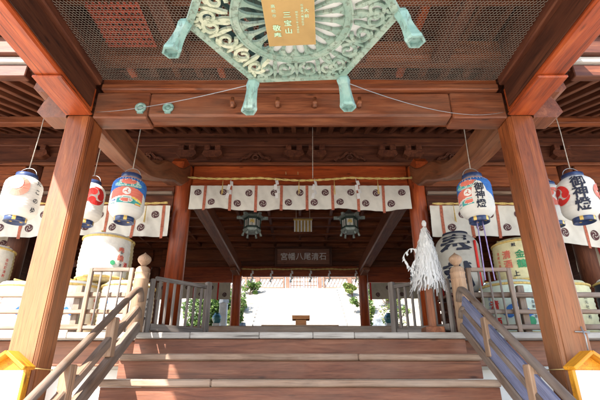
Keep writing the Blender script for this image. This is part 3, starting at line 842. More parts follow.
# ------------------------------------------------------------------ paper lanterns
def lantern_profile(r, h, ribs=15):
    prof = []
    for i in range(ribs*4+1):
        t = i/(ribs*4); z = -h/2+h*t
        e = abs(2*t-1); q = r*(1-.42*max(0, (e-.52)/.48)**2.3)
        prof.append((q - .0022*abs(math.cos(pi*t*ribs)), z))
    return prof
def rad_at(prof, z):
    best = min(prof, key=lambda p: abs(p[1]-z)); return best[0]
def paper_lantern(loc, r, h, label, kind, string, face, cords=False):
    """origin at the lantern's centre; 'face' is the angle of its main side"""
    T = thing('paper_lantern', label, 'paper lantern', loc, 'paper lanterns hung under the eaves')
    cx, cy, cz = loc; prof = lantern_profile(r, h)
    P2 = [(a, b+cz) for a, b in prof]
    def wrap(a0, zc, eps=.004):
        def fn(x, y):
            z = y+zc; a = a0 + x/r; q = rad_at(prof, z)+eps+.006
            return (cx+q*math.cos(a), cy+q*math.sin(a), z+cz)
        return fn
    if kind == 'printed':
        def matf(a, z):
            t = (z-cz)/h; x = math.atan2(math.sin(a-face), math.cos(a-face))*r   # metres round the drum
            if t > .42: return 1 if int(a*22) % 2 else 0
            lo = .155-2.2*x*x
            if t > lo:
                if (x/.085)**2 + ((t-.275)/.055)**2 < 1: return 2
                if (x/.125)**2 + ((t-.275)/.085)**2 < 1: return 0 if int(a*40) % 4 == 0 else 2 if t > .30 else 4
                if (x/.165)**2 + ((t-.22)/.075)**2 < 1: return 4 if int(a*34+z*50) % 3 else 0
                return 0 if (t > .37 and int(a*26+z*30) % 5 == 0) else 3
            if t > -.085-.6*abs(x) and abs(x) < .20: return 2 if t > lo-.225 else (5 if x > .06 else 0)
            if t > -.27:
                if abs(x) < .105 and -.245 < t < -.10: return 2 if (x/.062)**2+((t+.17)/.045)**2 < 1 and int(a*60) % 5 else (0 if (x/.075)**2+((t+.17)/.058)**2 < 1 else 4)
                if .10 < x < .19 and t < .08: return (2, 5, 4, 0)[int((t+.3)*22) % 4]
                if -.19 < x < -.12: return (4, 0, 3, 0)[int((t+.3)*20) % 4]
            return 0
        sh = MB().lathe(P2, cx, cy, 144, matf=matf).build('paper_shade', ['lanpaper', 'salmon', 'salmon', 'blue', 'teal', 'yellow'], T)
    else:
        sh = MB().lathe(P2, cx, cy, 48).build('paper_shade', 'lanpaper', T)
    for nm, sg in (('top_ring', 1), ('bottom_ring', -1)):
        q = prof[-1][0]; z = cz+sg*h/2
        m = MB(); m.lathe([(q*.98, z-sg*.012), (q*1.03, z-sg*.008), (q*1.03, z+sg*.05), (q*.93, z+sg*.055), (q*.9, z+sg*.02), (q*.6, z+sg*.018)], cx, cy, 40, matf=lambda a, zz: 1 if nm == 'bottom_ring' and int(a/(2*pi)*20) % 4 == 0 and abs(zz-z+.021) < .012 else 0)
        o = m.build(nm, ['navy', 'gold'], T)
        if nm == 'top_ring':
            m = MB(); m.tube([(cx+q*.95*math.cos(a)*math.cos(0), cy, z+.05+.10*math.sin(a)) for a in [k*pi/10 for k in range(11)]], .004, 6)
            m.build('wire_handle', 'metal', o)
    def comma(a0, zc, R0, mat, spin=1, n=3):
        """tomoe commas round a disc"""
        m = MB(); fn = wrap(a0, zc)
        for q in range(n):
            b = 2*pi*q/n
            pts = []; ws = []
            for i in range(13):
                t = i/12; aa = b+spin*t*1.9; rr = R0*lerp(.52, .93, t)
                pts.append((rr*math.cos(aa), rr*math.sin(aa))); ws.append(R0*(.72*(1-t)**.8+.05))
            vs = []; fs = []
            for i, (x, y) in enumerate(pts):
                xx, yy = x/math.hypot(x, y), y/math.hypot(x, y)
                vs += [fn(x+xx*ws[i]/2, y+yy*ws[i]/2), fn(x-xx*ws[i]/2, y-yy*ws[i]/2)]
            for i in range(12): fs.append((2*i, 2*i+1, 2*i+3, 2*i+2))
            m.add(vs, fs)
            x0, y0 = pts[0]; k0 = [fn(x0+R0*.36*math.cos(w), y0+R0*.36*math.sin(w)) for w in [j*pi/8 for j in range(16)]]
            m.add(k0, [tuple(range(16))])
        m.build('tomoe_emblem', mat, sh)
    def disc_crescent(a0, zc, R0):
        m = MB(); fn = wrap(a0, zc); vs = [fn(0, 0)]; fs = []; ms = []
        for rr in (.5, 1):
            for k in range(28): vs.append(fn(R0*rr*math.cos(k*pi/14), R0*rr*math.sin(k*pi/14)))
        for k in range(28):
            j = (k+1) % 28; fs.append((0, 1+k, 1+j)); fs.append((1+k, 29+k, 29+j, 1+j))
            mid = (math.cos((k+.5)*pi/14)*.75, math.sin((k+.5)*pi/14)*.75)
            ms.append(0); ms.append(0)
        m.add(vs, fs, ms)
        f2 = wrap(a0, zc, .007)
        v_, f_ = round_patch(lambda x, y: f2(x-R0*.10, y+R0*.26), R0*.56, R0*.62); m.add(v_, f_, 2)
        m.build('round_emblem', ['salmon', 'lanpaper', 'fade2'], sh)
    if kind == 'crescent':
        disc_crescent(face-.35, h*.16, r*.62)
        m = MB(); m.text('たこのゆ', wrap(face+.75, -.0), .072, .118, bold=.03); m.build('lettering', 'ink', sh)
    if kind == 'tomoe':
        comma(face-.9, .02, r*.62, 'redvivid'); 
        m = MB(); m.text('御神燈', wrap(face+.18, .01), .165, .155, bold=.035); m.build('lettering', 'ink', sh)
        comma(face+1.45, .02, r*.55, 'salmon')
    if kind == 'tomoe_only':
        comma(face, .05, r*.7, 'redvivid')
    if kind == 'tomoe_pale':
        comma(face, .05, r*.7, 'salmon')
    if kind == 'printed':
        comma(face-.02, h*.035, r*.24, 'white')
        if cords:
            m = MB(); fn = wrap(face+.62, -.03, .002)
            m.add(*round_patch(fn, .085, .175))
            m.build('white_cartouche', 'lanpaper', sh)
            m = MB(); m.text('御神燈', wrap(face+.62, -.03, .006), .105, .108, bold=.035); m.build('lettering', 'ink', sh)
    MB().tube([(cx, cy, cz+h/2+.145), (cx+.01, cy, cz+h/2+.15+(string-(cz+h/2+.15))*.5), (cx, cy, string)], .006, 6).build('hanging_cord', 'cord', T)
    m = MB(); m.tube([(cx+.05*math.cos(a), cy-.01, string-.03+.07*math.sin(a)) for a in [k*pi/8 for k in range(-9, 2)]], .007, 6); m.build('iron_hook', 'metal', T)
    if cords:
        for dx in (-.03, .035):
            MB().tube([(cx+dx, cy, cz-h/2-.02), (cx+dx*1.2, cy, cz-h/2-.35), (cx+dx*1.6, cy, cz-h/2-.72)], .007, 6).build('trailing_cord', 'purple', T)
    return T
FA = lambda x, y: math.atan2(-y, -x)      # side turned to the stairs' foot
paper_lantern((-3.45, 4.8, 3.60), .212, .53, 'white paper lantern with faded red crescent disc, outermost on the left', 'crescent', 5.1, FA(-3.45, 4.8))
paper_lantern((-2.82, 5.2, 3.70), .19, .52, 'white paper lantern with red tomoe showing past the left porch post', 'tomoe_only', 5.3, FA(-2.86, 5.2)+.35)
paper_lantern((-2.04, 4.6, 3.51), .196, .50, 'blue and red printed paper lantern left of the stairs', 'printed', 5.05, FA(-2.04, 4.6)-.1)
paper_lantern((3.44, 4.8, 3.60), .212, .53, 'white paper lantern with large black characters, outermost on the right', 'tomoe', 5.1, FA(3.44, 4.8))
paper_lantern((3.56, 5.55, 3.82), .20, .55, 'white paper lantern with pale red tomoe peeking out behind the right porch post', 'tomoe_pale', 5.4, FA(3.36, 5.5)+.3)
paper_lantern((2.08, 4.6, 3.51), .196, .50, 'blue and red printed paper lantern with white lettered cartouche right of the stairs', 'printed', 5.05, FA(2.08, 4.6)-.35, True)

# ------------------------------------------------------------------ curtains
def curtain(name, label, x0, x1, y, z0, z1, pw, cloth, strip, ph, amp=.034, crest=.068, group=None, sagR=0.0, cat='curtain', xoff=0.0):
    T = thing(name, label, cat, ((x0+x1)/2, y, z1), group)
    def wy(x, z):
        t = (z1-z)/(z1-z0)
        return y + amp*t*(math.sin(x*5.1+ph)+.6*math.sin(x*11.3+ph*2+t*2)) + .007*t*math.sin(x*23+z*9)+.004*math.sin(x*41+z*23+ph)
    def wz(x, z):
        t = (z1-z)/(z1-z0); return z + t*.018*math.sin(x*3.1+ph) - sagR*t*max(0, (abs(x)-3.6))**1.5
    m = MB(); nx = max(8, int((x1-x0)/.03)); nz = 12; vs = []; fs = []
    for i in range(nx+1):
        for j in range(nz+1):
            x = lerp(x0, x1, i/nx); z = lerp(z1, z0, j/nz); vs.append((x, wy(x, z), wz(x, z)))
    for i in range(nx):
        for j in range(nz): fs.append((i*(nz+1)+j, i*(nz+1)+j+1, (i+1)*(nz+1)+j+1, (i+1)*(nz+1)+j))
    m.add(vs, fs, 0, True)
    cl = m.build('cloth', cloth, T)
    k = math.ceil((x0-xoff)/pw); xs = []
    while xoff+k*pw < x1+.001: xs.append(xoff+k*pw); k += 1
    for x in xs:
        if x0+.02 < x < x1-.02:
            vs = []; fs = []
            for j in range(nz+1):
                z = lerp(z1+.004, z0-.03, j/nz)
                for dx in (-.026, -.005, .005, .026): vs.append((x+dx, wy(x+dx, z)-.006, wz(x+dx, z)))
            mm_ = []
            for j in range(nz):
                for q in range(3): fs.append((j*4+q, j*4+q+1, j*4+q+5, j*4+q+4)); mm_.append(0 if q != 1 else 1)
            MB().add(vs, fs, mm_).build('braid_strip', [strip, strip], cl, fix=False)
    for x in [xs[0]-pw]+xs:
        for fx, fz in ((.28, .72), (.72, .30)):
            cx = x+pw*fx; cz = lerp(z1, z0, fz)
            if cx-crest < x0 or cx+crest > x1: continue
            def fn(a, r, e=.005): xx = cx+r*math.cos(a); zz = cz+r*math.sin(a); return (xx, wy(xx, zz)-e, wz(xx, zz))
            vs = [fn(0, 0)]+[fn(q*pi/10, crest*.55) for q in range(20)]+[fn(q*pi/10, crest) for q in range(20)]
            fs = []
            for q in range(20):
                w = (q+1) % 20; fs += [(0, 1+q, 1+w), (1+q, 21+q, 21+w, 1+w)]
            mc = MB().add(vs, fs, 0)
            for q in range(3):
                b = q*2*pi/3+.4; vs = []; fs = []
                for i in range(7):
                    t = i/6; a = b+t*2.0; r = crest*lerp(.20, .86, t); w = crest*.065*(1.4-t)
                    vs += [fn(a, r+w, .008), fn(a, r-w, .008)]
                for i in range(6): fs.append((2*i, 2*i+1, 2*i+3, 2*i+2))
                mc.add(vs, fs, 1)
            mc.build('tomoe_crest', ['crest', cloth], cl, fix=False)
    return T
curtain('shrine_curtain', 'white crested curtain hung across the middle bay above the stairs', -2.05, 2.05, 7.2, 4.40, 4.885, .475, 'cloth', 'redstrip', .3, xoff=.13, group='white crested curtains along the hall front')
curtain('shrine_curtain', 'white crested curtain along the left bay of the hall front', -7.6, -2.32, 7.0, 3.83, 4.40, .495, 'cloth', 'redstrip', 1.3, xoff=-2.43, group='white crested curtains along the hall front')
curtain('shrine_curtain', 'white crested curtain along the right bay of the hall front', 2.32, 7.6, 7.0, 3.83, 4.40, .495, 'cloth', 'redstrip', 2.1, xoff=2.52, sagR=.10, group='white crested curtains along the hall front')
curtain('shrine_curtain', 'beige crested curtain at the back of the hall, left of the rear opening', -5.0, -2.42, 14.75, 4.07, 4.63, .84, 'beige', 'redvivid', .7, xoff=-2.85, crest=.075, group='beige crested curtains at the hall back')
curtain('shrine_curtain', 'beige crested curtain at the back of the hall, right of the rear opening', 2.42, 5.0, 14.75, 4.07, 4.63, .84, 'beige', 'redvivid', 2.7, xoff=3.3, crest=.075, group='beige crested curtains at the hall back')
curtain('shrine_curtain', 'beige crested banner with red strip hung inside the far left bay', -7.6, -5.36, 8.0, 3.60, 4.14, .62, 'beige', 'redvivid', 1.7, xoff=-6.3, crest=.085, amp=.03, group='beige crested banners in the outer bays')
curtain('shrine_curtain', 'beige crested banner with red strip hung inside the far right bay', 5.36, 7.6, 8.0, 3.45, 4.1, .62, 'beige', 'redvivid', .9, xoff=5.85, crest=.085, amp=.05, group='beige crested banners in the outer bays')

# straw ropes and paper streamers
def rope(pts_fn, label, n=60, r=.020):
    m = MB()
    for s_ in (0, pi):
        pts = []
        for i in range(n*3+1):
            t = i/(n*3); p = pts_fn(t); a = t*n*1.4+s_
            pts.append((p[0], p[1]+r*.45*math.cos(a), p[2]+r*.45*math.sin(a)))
        m.tube(pts, r*.7, 6)
    return tag(m.build('straw_rope', 'straw'), label, 'rope')
rope(lambda t: (lerp(-2.08, 2.08, t), 7.05, 4.955-.035*abs(math.sin(t*pi*2.5+.6))+.05*abs(2*t-1)), 'yellow straw rope swagged above the middle curtain')
rope(lambda t: (lerp(-7.4, -2.36, t), 6.95, 4.435-.02*abs(math.sin(t*pi*4))), 'yellow straw rope above the left crested curtain')
rope(lambda t: (lerp(2.36, 7.4, t), 6.95, 4.435-.02*abs(math.sin(t*pi*4+1))), 'yellow straw rope above the right crested curtain')
rope(lambda t: (lerp(-2.05, 2.05, t), 14.6, 5.09-.02*math.sin(t*pi*4)**2), 'straw rope across the rear opening of the hall', r=.025)
def shide(name='paper_streamer', s=1.0, label='', group=None):
    T = MB(); w = .055*s; h = .10*s; x = 0; z = 0
    T.tube([(0, 0, .05*s), (0, 0, 0)], .004*s, 5)
    for k in range(4):
        dx = (-1)**k*.018*s; y = .012*s*(-1)**k
        a = [(x-w/2+dx, y, z), (x+w/2+dx, y, z), (x+w/2+dx*1.6, -y, z-h), (x-w/2+dx*1.6, -y, z-h)]
        T.add([(p[0], p[1]+o, p[2]) for o in (0, .003) for p in a], [(0, 1, 2, 3), (7, 6, 5, 4), (0, 4, 5, 1), (1, 5, 6, 2), (2, 6, 7, 3), (3, 7, 4, 0)])
        z -= h*.86; x += dx*.5
    return tag(T.build(name, 'wand'), label, 'paper streamer', group)
sp = shide(label='zigzag white paper streamer over the second panel from the left of the middle curtain', group='paper streamers over the middle curtain')
sp.location = (-1.27, 7.0, 4.89); sp.rotation_euler = (0, .1, .3)
for x, lab in ((-.45, 'left of the curtain centre'), (.27, 'right beside the hanging cord at the curtain centre'), (1.03, 'over the right half of the middle curtain')):
    c = sp.copy(); COL.objects.link(c); c.location = (x, 7.0, 4.89+random.uniform(-.02, .01)); c.rotation_euler = (0, random.uniform(-.15, .15), random.uniform(-.6, .6)); c['label'] = 'zigzag white paper streamer ' + lab
def strand(x, y, z0, z1, label, group):
    m = MB()
    for q in range(5):
        a = q*2*pi/5; m.tube([(x, y, z1), (x+.006*math.cos(a), y+.006*math.sin(a), (z0+z1)/2), (x+.014*math.cos(a), y+.014*math.sin(a), z0+random.uniform(0, .04))], .004, 5)
    return tag(m.build('straw_strand', 'straw'), label, 'straw strand', group)
for x, lab in ((-1.42, 'loose straw strand hanging at the left end of the middle curtain'), (-.02, 'loose straw strand hanging at the centre of the middle curtain'), (.63, 'loose straw strand just right of the middle of the curtain'), (1.43, 'loose straw strand hanging near the right end of the middle curtain')):
    strand(x, 7.03, 4.62, 4.93, lab, 'straw strands over the middle curtain')
for x, lab in ((-2.72, 'loose straw strand on the left crested curtain by the hall post'), (2.72, 'loose straw strand on the right crested curtain by the hall post')):
    strand(x, 6.93, 4.05, 4.43, lab, 'straw strands over the side curtains')
r2 = shide(s=1.15, label='small paper streamer at the far left of the rear opening', group='paper streamers over the rear opening'); r2.location = (-1.68, 14.58, 5.02)
for x, lab in ((-1.0, 'small paper streamer left of centre in the rear opening'), (-.3, 'small paper streamer over the lattice doors, left one'), (.36, 'small paper streamer over the lattice doors, right one'), (1.02, 'small paper streamer right of centre in the rear opening'), (1.95, 'small paper streamer beside the right rear post')):
    c = r2.copy(); COL.objects.link(c); c.location = (x, 14.58, 5.02); c.rotation_euler = (0, 0, random.uniform(-.5, .5)); c['label'] = lab
tag(MB().tube([(.225, 6.4, 5.72), (.222, 6.5, 5.2), (.22, 6.55, 4.72)], .006, 6).build('eave_cord', 'cord'), 'thin pale cord hanging from the eave in front of the middle curtain', 'cord')
tag(MB().tube([(-4.6, 12, 4.55), (-2.4, 12.4, 4.43), (-.2, 12.8, 4.6)], .003, 5).build('overhead_wire', 'metal'), 'thin wire strung inside the hall to the left', 'wire') if False else None

# ------------------------------------------------------------------ small hanging lanterns inside
def hall_lantern(label):
    T = thing('hanging_bronze_lantern', label, 'lantern', (0, 0, 0), 'small bronze lanterns in the hall')
    m = MB(); m.lathe([(.34, .27), (.30, .31), (.14, .40), (.05, .47), (.03, .50)], 0, 0, 6, smooth=False)
    for k in range(6):
        a = k*pi/3; m.prism([(-.028, -.0), (.028, -.0), (.035, .07), (-.035, .07)], 'x', .26, .40)
        n0 = len(m.v)-8; m.v[n0:] = [(p[0]*math.cos(a)-p[1]*math.sin(a), p[0]*math.sin(a)+p[1]*math.cos(a), p[2]+.24) for p in m.v[n0:]]
    m.build('roof', 'bronzeg', T)
    m = MB()
    for k in range(6):
        a, b = k*pi/3, (k+1)*pi/3; p, q = (.2*math.cos(a), .2*math.sin(a)), (.2*math.cos(b), .2*math.sin(b))
        m.beam((*p, -.02), (*p, .27), .03, .03)
        for z in (.0, .235): m.beam((*p, z), (*q, z), .02, .05)
        m.beam((lerp(p[0], q[0], .5), lerp(p[1], q[1], .5), .02), (lerp(p[0], q[0], .5), lerp(p[1], q[1], .5), .22), .012, .012)
    m.build('frame', 'bronzed', T)
    m = MB()
    for k in range(6):
        a, b = k*pi/3, (k+1)*pi/3; p, q = (.192*math.cos(a), .192*math.sin(a)), (.192*math.cos(b), .192*math.sin(b))
        m.add([(*p, 0), (*q, 0), (*q, .23), (*p, .23)], [(0, 1, 2, 3)])
    pn = m.build('paper_panes', 'lanpaper', T)
    m = MB(); m.text('奉', lambda x, y: (x, -.186, .12+y), .13, bold=.04); m.build('gold_emblem', 'yellow', pn)
    m = MB(); m.lathe([(.14, -.13), (.22, -.10), (.235, -.04), (.21, -.02)], 0, 0, 6, smooth=False)
    m.build('base', 'bronzeg', T)
    for k in range(6):
        a = k*pi/3; MB().tube([(.20*math.cos(a), .2*math.sin(a), -.09), (.235*math.cos(a), .235*math.sin(a), -.2)], [.022, .03], 6).build('foot', 'bronzeg', T)
    MB().tube([(0, 0, .5), (0, 0, 1.33)], .008, 6).build('chain', 'bronzed', T)
    return T
h1 = hall_lantern('small grey bronze lantern hanging under the left part of the middle curtain')
place(h1, (-1.08, 9.0, 4.66), .1, (.88, .88, .9))
copy_thing(h1, (1.12, 9.0, 4.66), 'small grey bronze lantern hanging under the right part of the middle curtain', -.05, (.88, .88, .9))
T = thing('slatted_blind', 'small gold and white striped panel hanging in the hall centre', 'blind', (.07, 10.2, 5.1))
m = MB(); mw = MB()
for k in range(11):
    x = -.15+k*.042; (m if k % 2 else mw).box(x, x+.034, 10.18, 10.20, 4.98, 5.28, 0, .003)
m.build('gold_slats', 'gold', T); mw.build('white_slats', 'white', T)
MB().box(-.17, .32, 10.17, 10.21, 5.285, 5.33, 0, .004).build('head_rail', 'gold', T)
for x in (-.1, .25): MB().tube([(x, 10.19, 5.33), (x, 10.19, 5.9)], .006, 6).build('hanging_cord', 'cord', T)

# signboard
T = thing('signboard', 'dark framed wooden signboard with white characters over the rear opening', 'sign', (.12, 14.5, 5.2))
tilt = .18
def sg(x, z, dy=0): return (.12+x, 14.52-z*tilt+dy, 5.19+z)
m = MB(); m.add([sg(x, z, dy) for dy in (0, .05) for x, z in ((-.92, .03), (.92, .03), (.92, .58), (-.92, .58))], [(0, 1, 2, 3), (7, 6, 5, 4), (0, 4, 5, 1), (1, 5, 6, 2), (2, 6, 7, 3), (3, 7, 4, 0)])
bd = m.build('board', 'riser', T)
m = MB()
for p, q in (((-1.0, .0), (1.0, .0)), ((-1.0, .61), (1.0, .61))): m.beam(sg(*p, -.02), sg(*q, -.02), .1, .07)
for p, q in (((-.97, .03), (-.97, .58)), ((.97, .03), (.97, .58))): m.beam(sg(*p, -.02), sg(*q, -.02), .08, .08, (0, 1, 0))
m.build('frame', 'dark', T)
m = MB()
for i, ch in enumerate('宮幡八尾清石'):
    m.text(ch, lambda x, y, i=i: sg(-.68+i*.272+x*.98, .31+y, -.006), .27, bold=.008)
m.build('lettering', 'white', bd)

# ------------------------------------------------------------------ low table with offering stand
T = thing('low_table', 'low wide wooden table standing behind the stair head', 'table', (0, 9, 2.34))
MB().box(-.78, .78, 8.8, 9.3, 2.50, 2.54, 0, .005).build('tabletop', 'pale', T)
for x in (-.68, .68):
    for y in (8.88, 9.22): MB().box(x-.035, x+.035, y-.035, y+.035, 2.342, 2.499).build('leg', 'pale', T)
T = thing('offering_stand', 'small pale wood offering stand on the low table', 'stand', (.02, 9.0, 2.54))
MB().box(-.09, .13, 8.92, 9.12, 2.542, 2.66, 0, .004).build('pedestal', 'gatered', T)
MB().box(-.16, .20, 8.86, 9.18, 2.662, 2.69, 0, .004).box(-.16, .20, 8.86, 8.875, 2.691, 2.735, 0, .003).box(-.16, .20, 9.165, 9.18, 2.691, 2.735, 0, .003).build('tray', 'gatered', T)

# ------------------------------------------------------------------ paper wand on a stand
T = thing('paper_wand', 'tall white purification wand of paper streamers beside the right newel post', 'paper wand', (1.72, 5.75, 2.04))
MB().box(1.60, 1.84, 5.63, 5.87, 2.042, 2.12).box(1.675, 1.765, 5.705, 5.795, 2.12, 2.62, 0, .006).build('stand', 'post', T)
MB().tube([(1.72, 5.75, 2.62), (1.77, 5.75, 3.56)], .014, 8).build('pole', 'pale', T)
m = MB(); rnd = random.Random(3)
for k in range(640):
    t = rnd.random(); zt = lerp(3.52, 2.95, t**.8); a = rnd.uniform(0, 2*pi); r0 = .015+.04*t
    ln = rnd.uniform(.22, .5); zb = max(zt-ln, 2.50+rnd.random()*.22); r1 = r0 + .05+.17*((3.55-zb)/1.0)**.9*rnd.uniform(.7, 1.05)
    cx = 1.77-(3.56-zt)*.053; w = rnd.uniform(.005, .011)
    segs = 5; vs = []; fs = []
    for i in range(segs+1):
        s_ = i/segs; rr = lerp(r0, r1, s_**.7); z = lerp(zt, zb, s_); zz = (-1)**i*rnd.uniform(.002, .014)
        x = cx+rr*math.cos(a)+zz-.04*s_*(zt-zb); y = 5.75+rr*math.sin(a)*.8+rnd.uniform(-.01, .01)
        tx, ty = -math.sin(a)*w, math.cos(a)*w
        vs += [(x+tx, y+ty, z), (x-tx, y-ty, z)]
    for i in range(segs): fs.append((2*i, 2*i+1, 2*i+3, 2*i+2))
    m.add(vs, fs)
m.lathe([(.004, 3.50), (.03, 3.53), (.034, 3.565), (.02, 3.60), (.003, 3.61)], 1.77, 5.75, 12)
m.build('paper_streamers', 'wand', T, fix=False)
m = MB()
for (pts) in ([(1.66, 5.74, 3.15), (1.52, 5.72, 3.17), (1.42, 5.7, 3.06), (1.47, 5.7, 2.92), (1.55, 5.7, 2.86)], [(1.64, 5.74, 3.02), (1.56, 5.7, 3.0), (1.50, 5.7, 2.86), (1.50, 5.7, 2.72)]):
    pts = catmull(pts, 6)
    for i in range(len(pts)-1):
        p, q = Vector(pts[i]), Vector(pts[i+1]); o = Vector((.012, 0, .012))*(1 if i % 2 else -1)
        m.add([p+o, p-o, q-o*.4, q+o*.4], [(0, 1, 2, 3)])
        if i % 2:
            z = Vector((rnd.uniform(-.03, .03), 0, -.05)); m.add([p+o, p-o, p-o+z, p+o+z], [(0, 1, 2, 3)])
m.build('loose_streamer', 'wand', T, fix=False)
T.location = (1.595, 5.27, 2.04); T.scale = (.92, .92, .92)

# ------------------------------------------------------------------ sake barrels
def barrel_rows(r, h):
    prof = []
    for i in range(25):
        t = i/24; q = r*(.94+.06*math.sin(pi*t)); z = h*t
        if t < .08 or t > .92: q *= 1-.10*(abs(t-.5)-.42)/.08
        if t in (0, 1): q *= .96
        prof.append((q + .004*math.cos(i*pi), z))
    return prof
def barrel(loc, r, h, label, mats, marks, face, sidey=False):
    T = thing('sake_barrel', label, 'sake barrel', loc, 'straw wrapped sake barrels on the veranda')
    cx, cy, cz = loc; prof = [(a, b+cz) for a, b in barrel_rows(r, h)]
    def matf(a, z):
        d = math.atan2(math.sin(a-face), math.cos(a-face)); t = (z-cz)/h
        if t > .94: return 2
        if abs(d) > 1.25 or t < .05: return 1
        return 0
    bd = MB().lathe(prof, cx, cy, 56, matf=matf).build('wrapping', [mats[0], mats[1], mats[2]], T)
    for t in (.06, .92):
        MB().tube([((r*.975)*math.cos(k*pi/16)+cx, (r*.975)*math.sin(k*pi/16)+cy, cz+h*t) for k in range(33)], .017, 6).build('binding_rope', 'straw', T)
    MB().tube([(cx-r*.8, cy, cz+h+.012), (cx, cy, cz+h+.014), (cx+r*.8, cy, cz+h+.012)], .013, 6).build('binding_rope', 'straw', T)
    MB().tube([(cx, cy-r*.8, cz+h+.02), (cx, cy, cz+h+.035), (cx, cy+r*.8, cz+h+.02)], .013, 6).build('binding_rope', 'straw', T)
    def wrap(a0, zc):
        def fn(x, y):
            z = y+zc; t = min(1, max(0, z/h)); q = r*(.94+.06*math.sin(pi*t))+.012; a = a0+x/r
            return (cx+q*math.cos(a), cy+q*math.sin(a), cz+z)
        return fn
    rb = random.Random(int(cx*100))
    for off, n_ in ((-.72, 5), (.78, 5)):
        m = MB(); m.text(''.join(rb.choice('清酒醸造元奉献株式会社高松市香川県') for q in range(n_)), wrap(face+off, h*.5), .05, .062); m.build('fine_print', rb.choice(('ink', 'redvivid', 'blue')), bd)
    for (txt, off, zc, size, mt) in marks:
        m = MB()
        if txt == 'disc':
            fn = wrap(face+off, h*zc); m.add(*round_patch(fn, size, size))
        elif txt == 'hill':
            fn = wrap(face+off, h*zc); xs_ = [-1.2+.15*i_ for i_ in range(17)]; up = [-.5+1.0*max(0, 1-abs(x_)/1.2)**.8+.06*math.sin(x_*9) for x_ in xs_]; lo_ = [-.55+.18*math.sin(x_*5+1) for x_ in xs_]
            m.add([fn(size*x_, size*u_) for x_, u_ in zip(xs_, up)]+[fn(size*x_, size*min(u_, l_)) for x_, u_, l_ in zip(xs_, up, lo_)], [(i_, i_+1, 18+i_, 17+i_) for i_ in range(16)])
        else:
            m.text(txt, wrap(face+off, h*zc), size, size*1.1, bold=.03)
        m.build('printed_mark' if txt in ('disc', 'hill') else 'lettering', mt, bd)
    return T
f0 = lambda x, y: math.atan2(-y, -x)
W = ('barrelw', 'komo', 'barrelw'); Y = ('barrely', 'barrely', 'barrely'); Gm = ('barrelg', 'barrely', 'barrelg')
barrel((-2.92, 6.2, 2.83), .37, .70, 'large white sake barrel, topmost on the left stack', W, [('奉納', .75, .55, .10, 'salmon'), ('disc', .48, .35, .035, 'green'), ('酒', 1.02, .35, .07, 'redvivid')], f0(-3.02, 6.2)-.25)
barrel((-2.42, 6.0, 2.04), .36, .74, 'white sake barrel with red marks and blue disc, lower left row nearest the stairs', W, [('上', -.2, .25, .12, 'redvivid'), ('disc', .4, .78, .05, 'blue'), ('山', .55, .30, .16, 'ink')], f0(-2.4, 6))
barrel((-3.17, 6.0, 2.04), .36, .74, 'white sake barrel with green leaf mark, middle of the lower left row', W, [('disc', .35, .3, .06, 'green'), ('hill', -.2, .45, .09, 'blue')], f0(-3.1, 6))
barrel((-3.92, 6.05, 2.04), .36, .74, 'white sake barrel with blue hill mark, behind the left porch post', W, [('hill', .1, .5, .12, 'blue')], f0(-3.9, 6))
barrel((-4.7, 6.05, 2.04), .36, .74, 'white sake barrel with red lettering, far left of the lower row', W, [('奉', 0, .5, .3, 'redvivid')], f0(-4.7, 6))
barrel((-5.0, 6.6, 2.80), .36, .70, 'white sake barrel with large red sun, far left of the upper row', W, [('disc', .1, .7, .09, 'redvivid')], f0(-4.5, 6.6))
barrel((3.36, 6.3, 2.81), .37, .68, 'pale yellow sake barrel with red and green writing, topmost on the right', Y, [('清酒', -.35, .52, .13, 'salmon'), ('金鶴', .15, .5, .13, 'green'), ('奉献', -.02, .87, .06, 'ink'), ('上', -.1, .2, .09, 'ink')], f0(3.36, 6.3)-.1)
barrel((2.92, 5.95, 2.04), .37, .74, 'pale green sake barrel with blue hill print, under the yellow barrel', Gm, [('hill', .15, .48, .17, 'blue'), ('disc', .15, .42, .06, 'white'), ('清', -.55, .55, .13, 'redvivid'), ('酒', -.55, .25, .13, 'redvivid'), ('disc', .6, .25, .06, 'green')], f0(2.9, 6))
barrel((3.68, 6.0, 2.04), .37, .74, 'pale yellow sake barrel with red and green flowers, half behind the right porch post', Y, [('disc', -.3, .25, .07, 'redvivid'), ('disc', -.1, .2, .05, 'green'), ('hill', -.35, .5, .13, 'ink')], f0(3.7, 6))
DK = ('ink', 'barrelw', 'barrelw')
barrel((4.62, 6.0, 2.04), .38, .82, 'black and white sake barrel standing on the far right veranda', DK, [('上', 0, .5, .25, 'white')], f0(4.6, 6)-.4)
barrel((5.42, 6.05, 2.04), .38, .82, 'white sake barrel with black arc, at the far right edge', W, [('hill', -.2, .6, .2, 'ink')], f0(5.4, 6))
barrel((5.15, 6.55, 2.862), .33, .6, 'white sake barrel with blue topped label, upper far right', W, [('hill', 0, .7, .2, 'blue'), ('人', 0, .3, .2, 'ink')], f0(5.1, 6.6)) if False else None

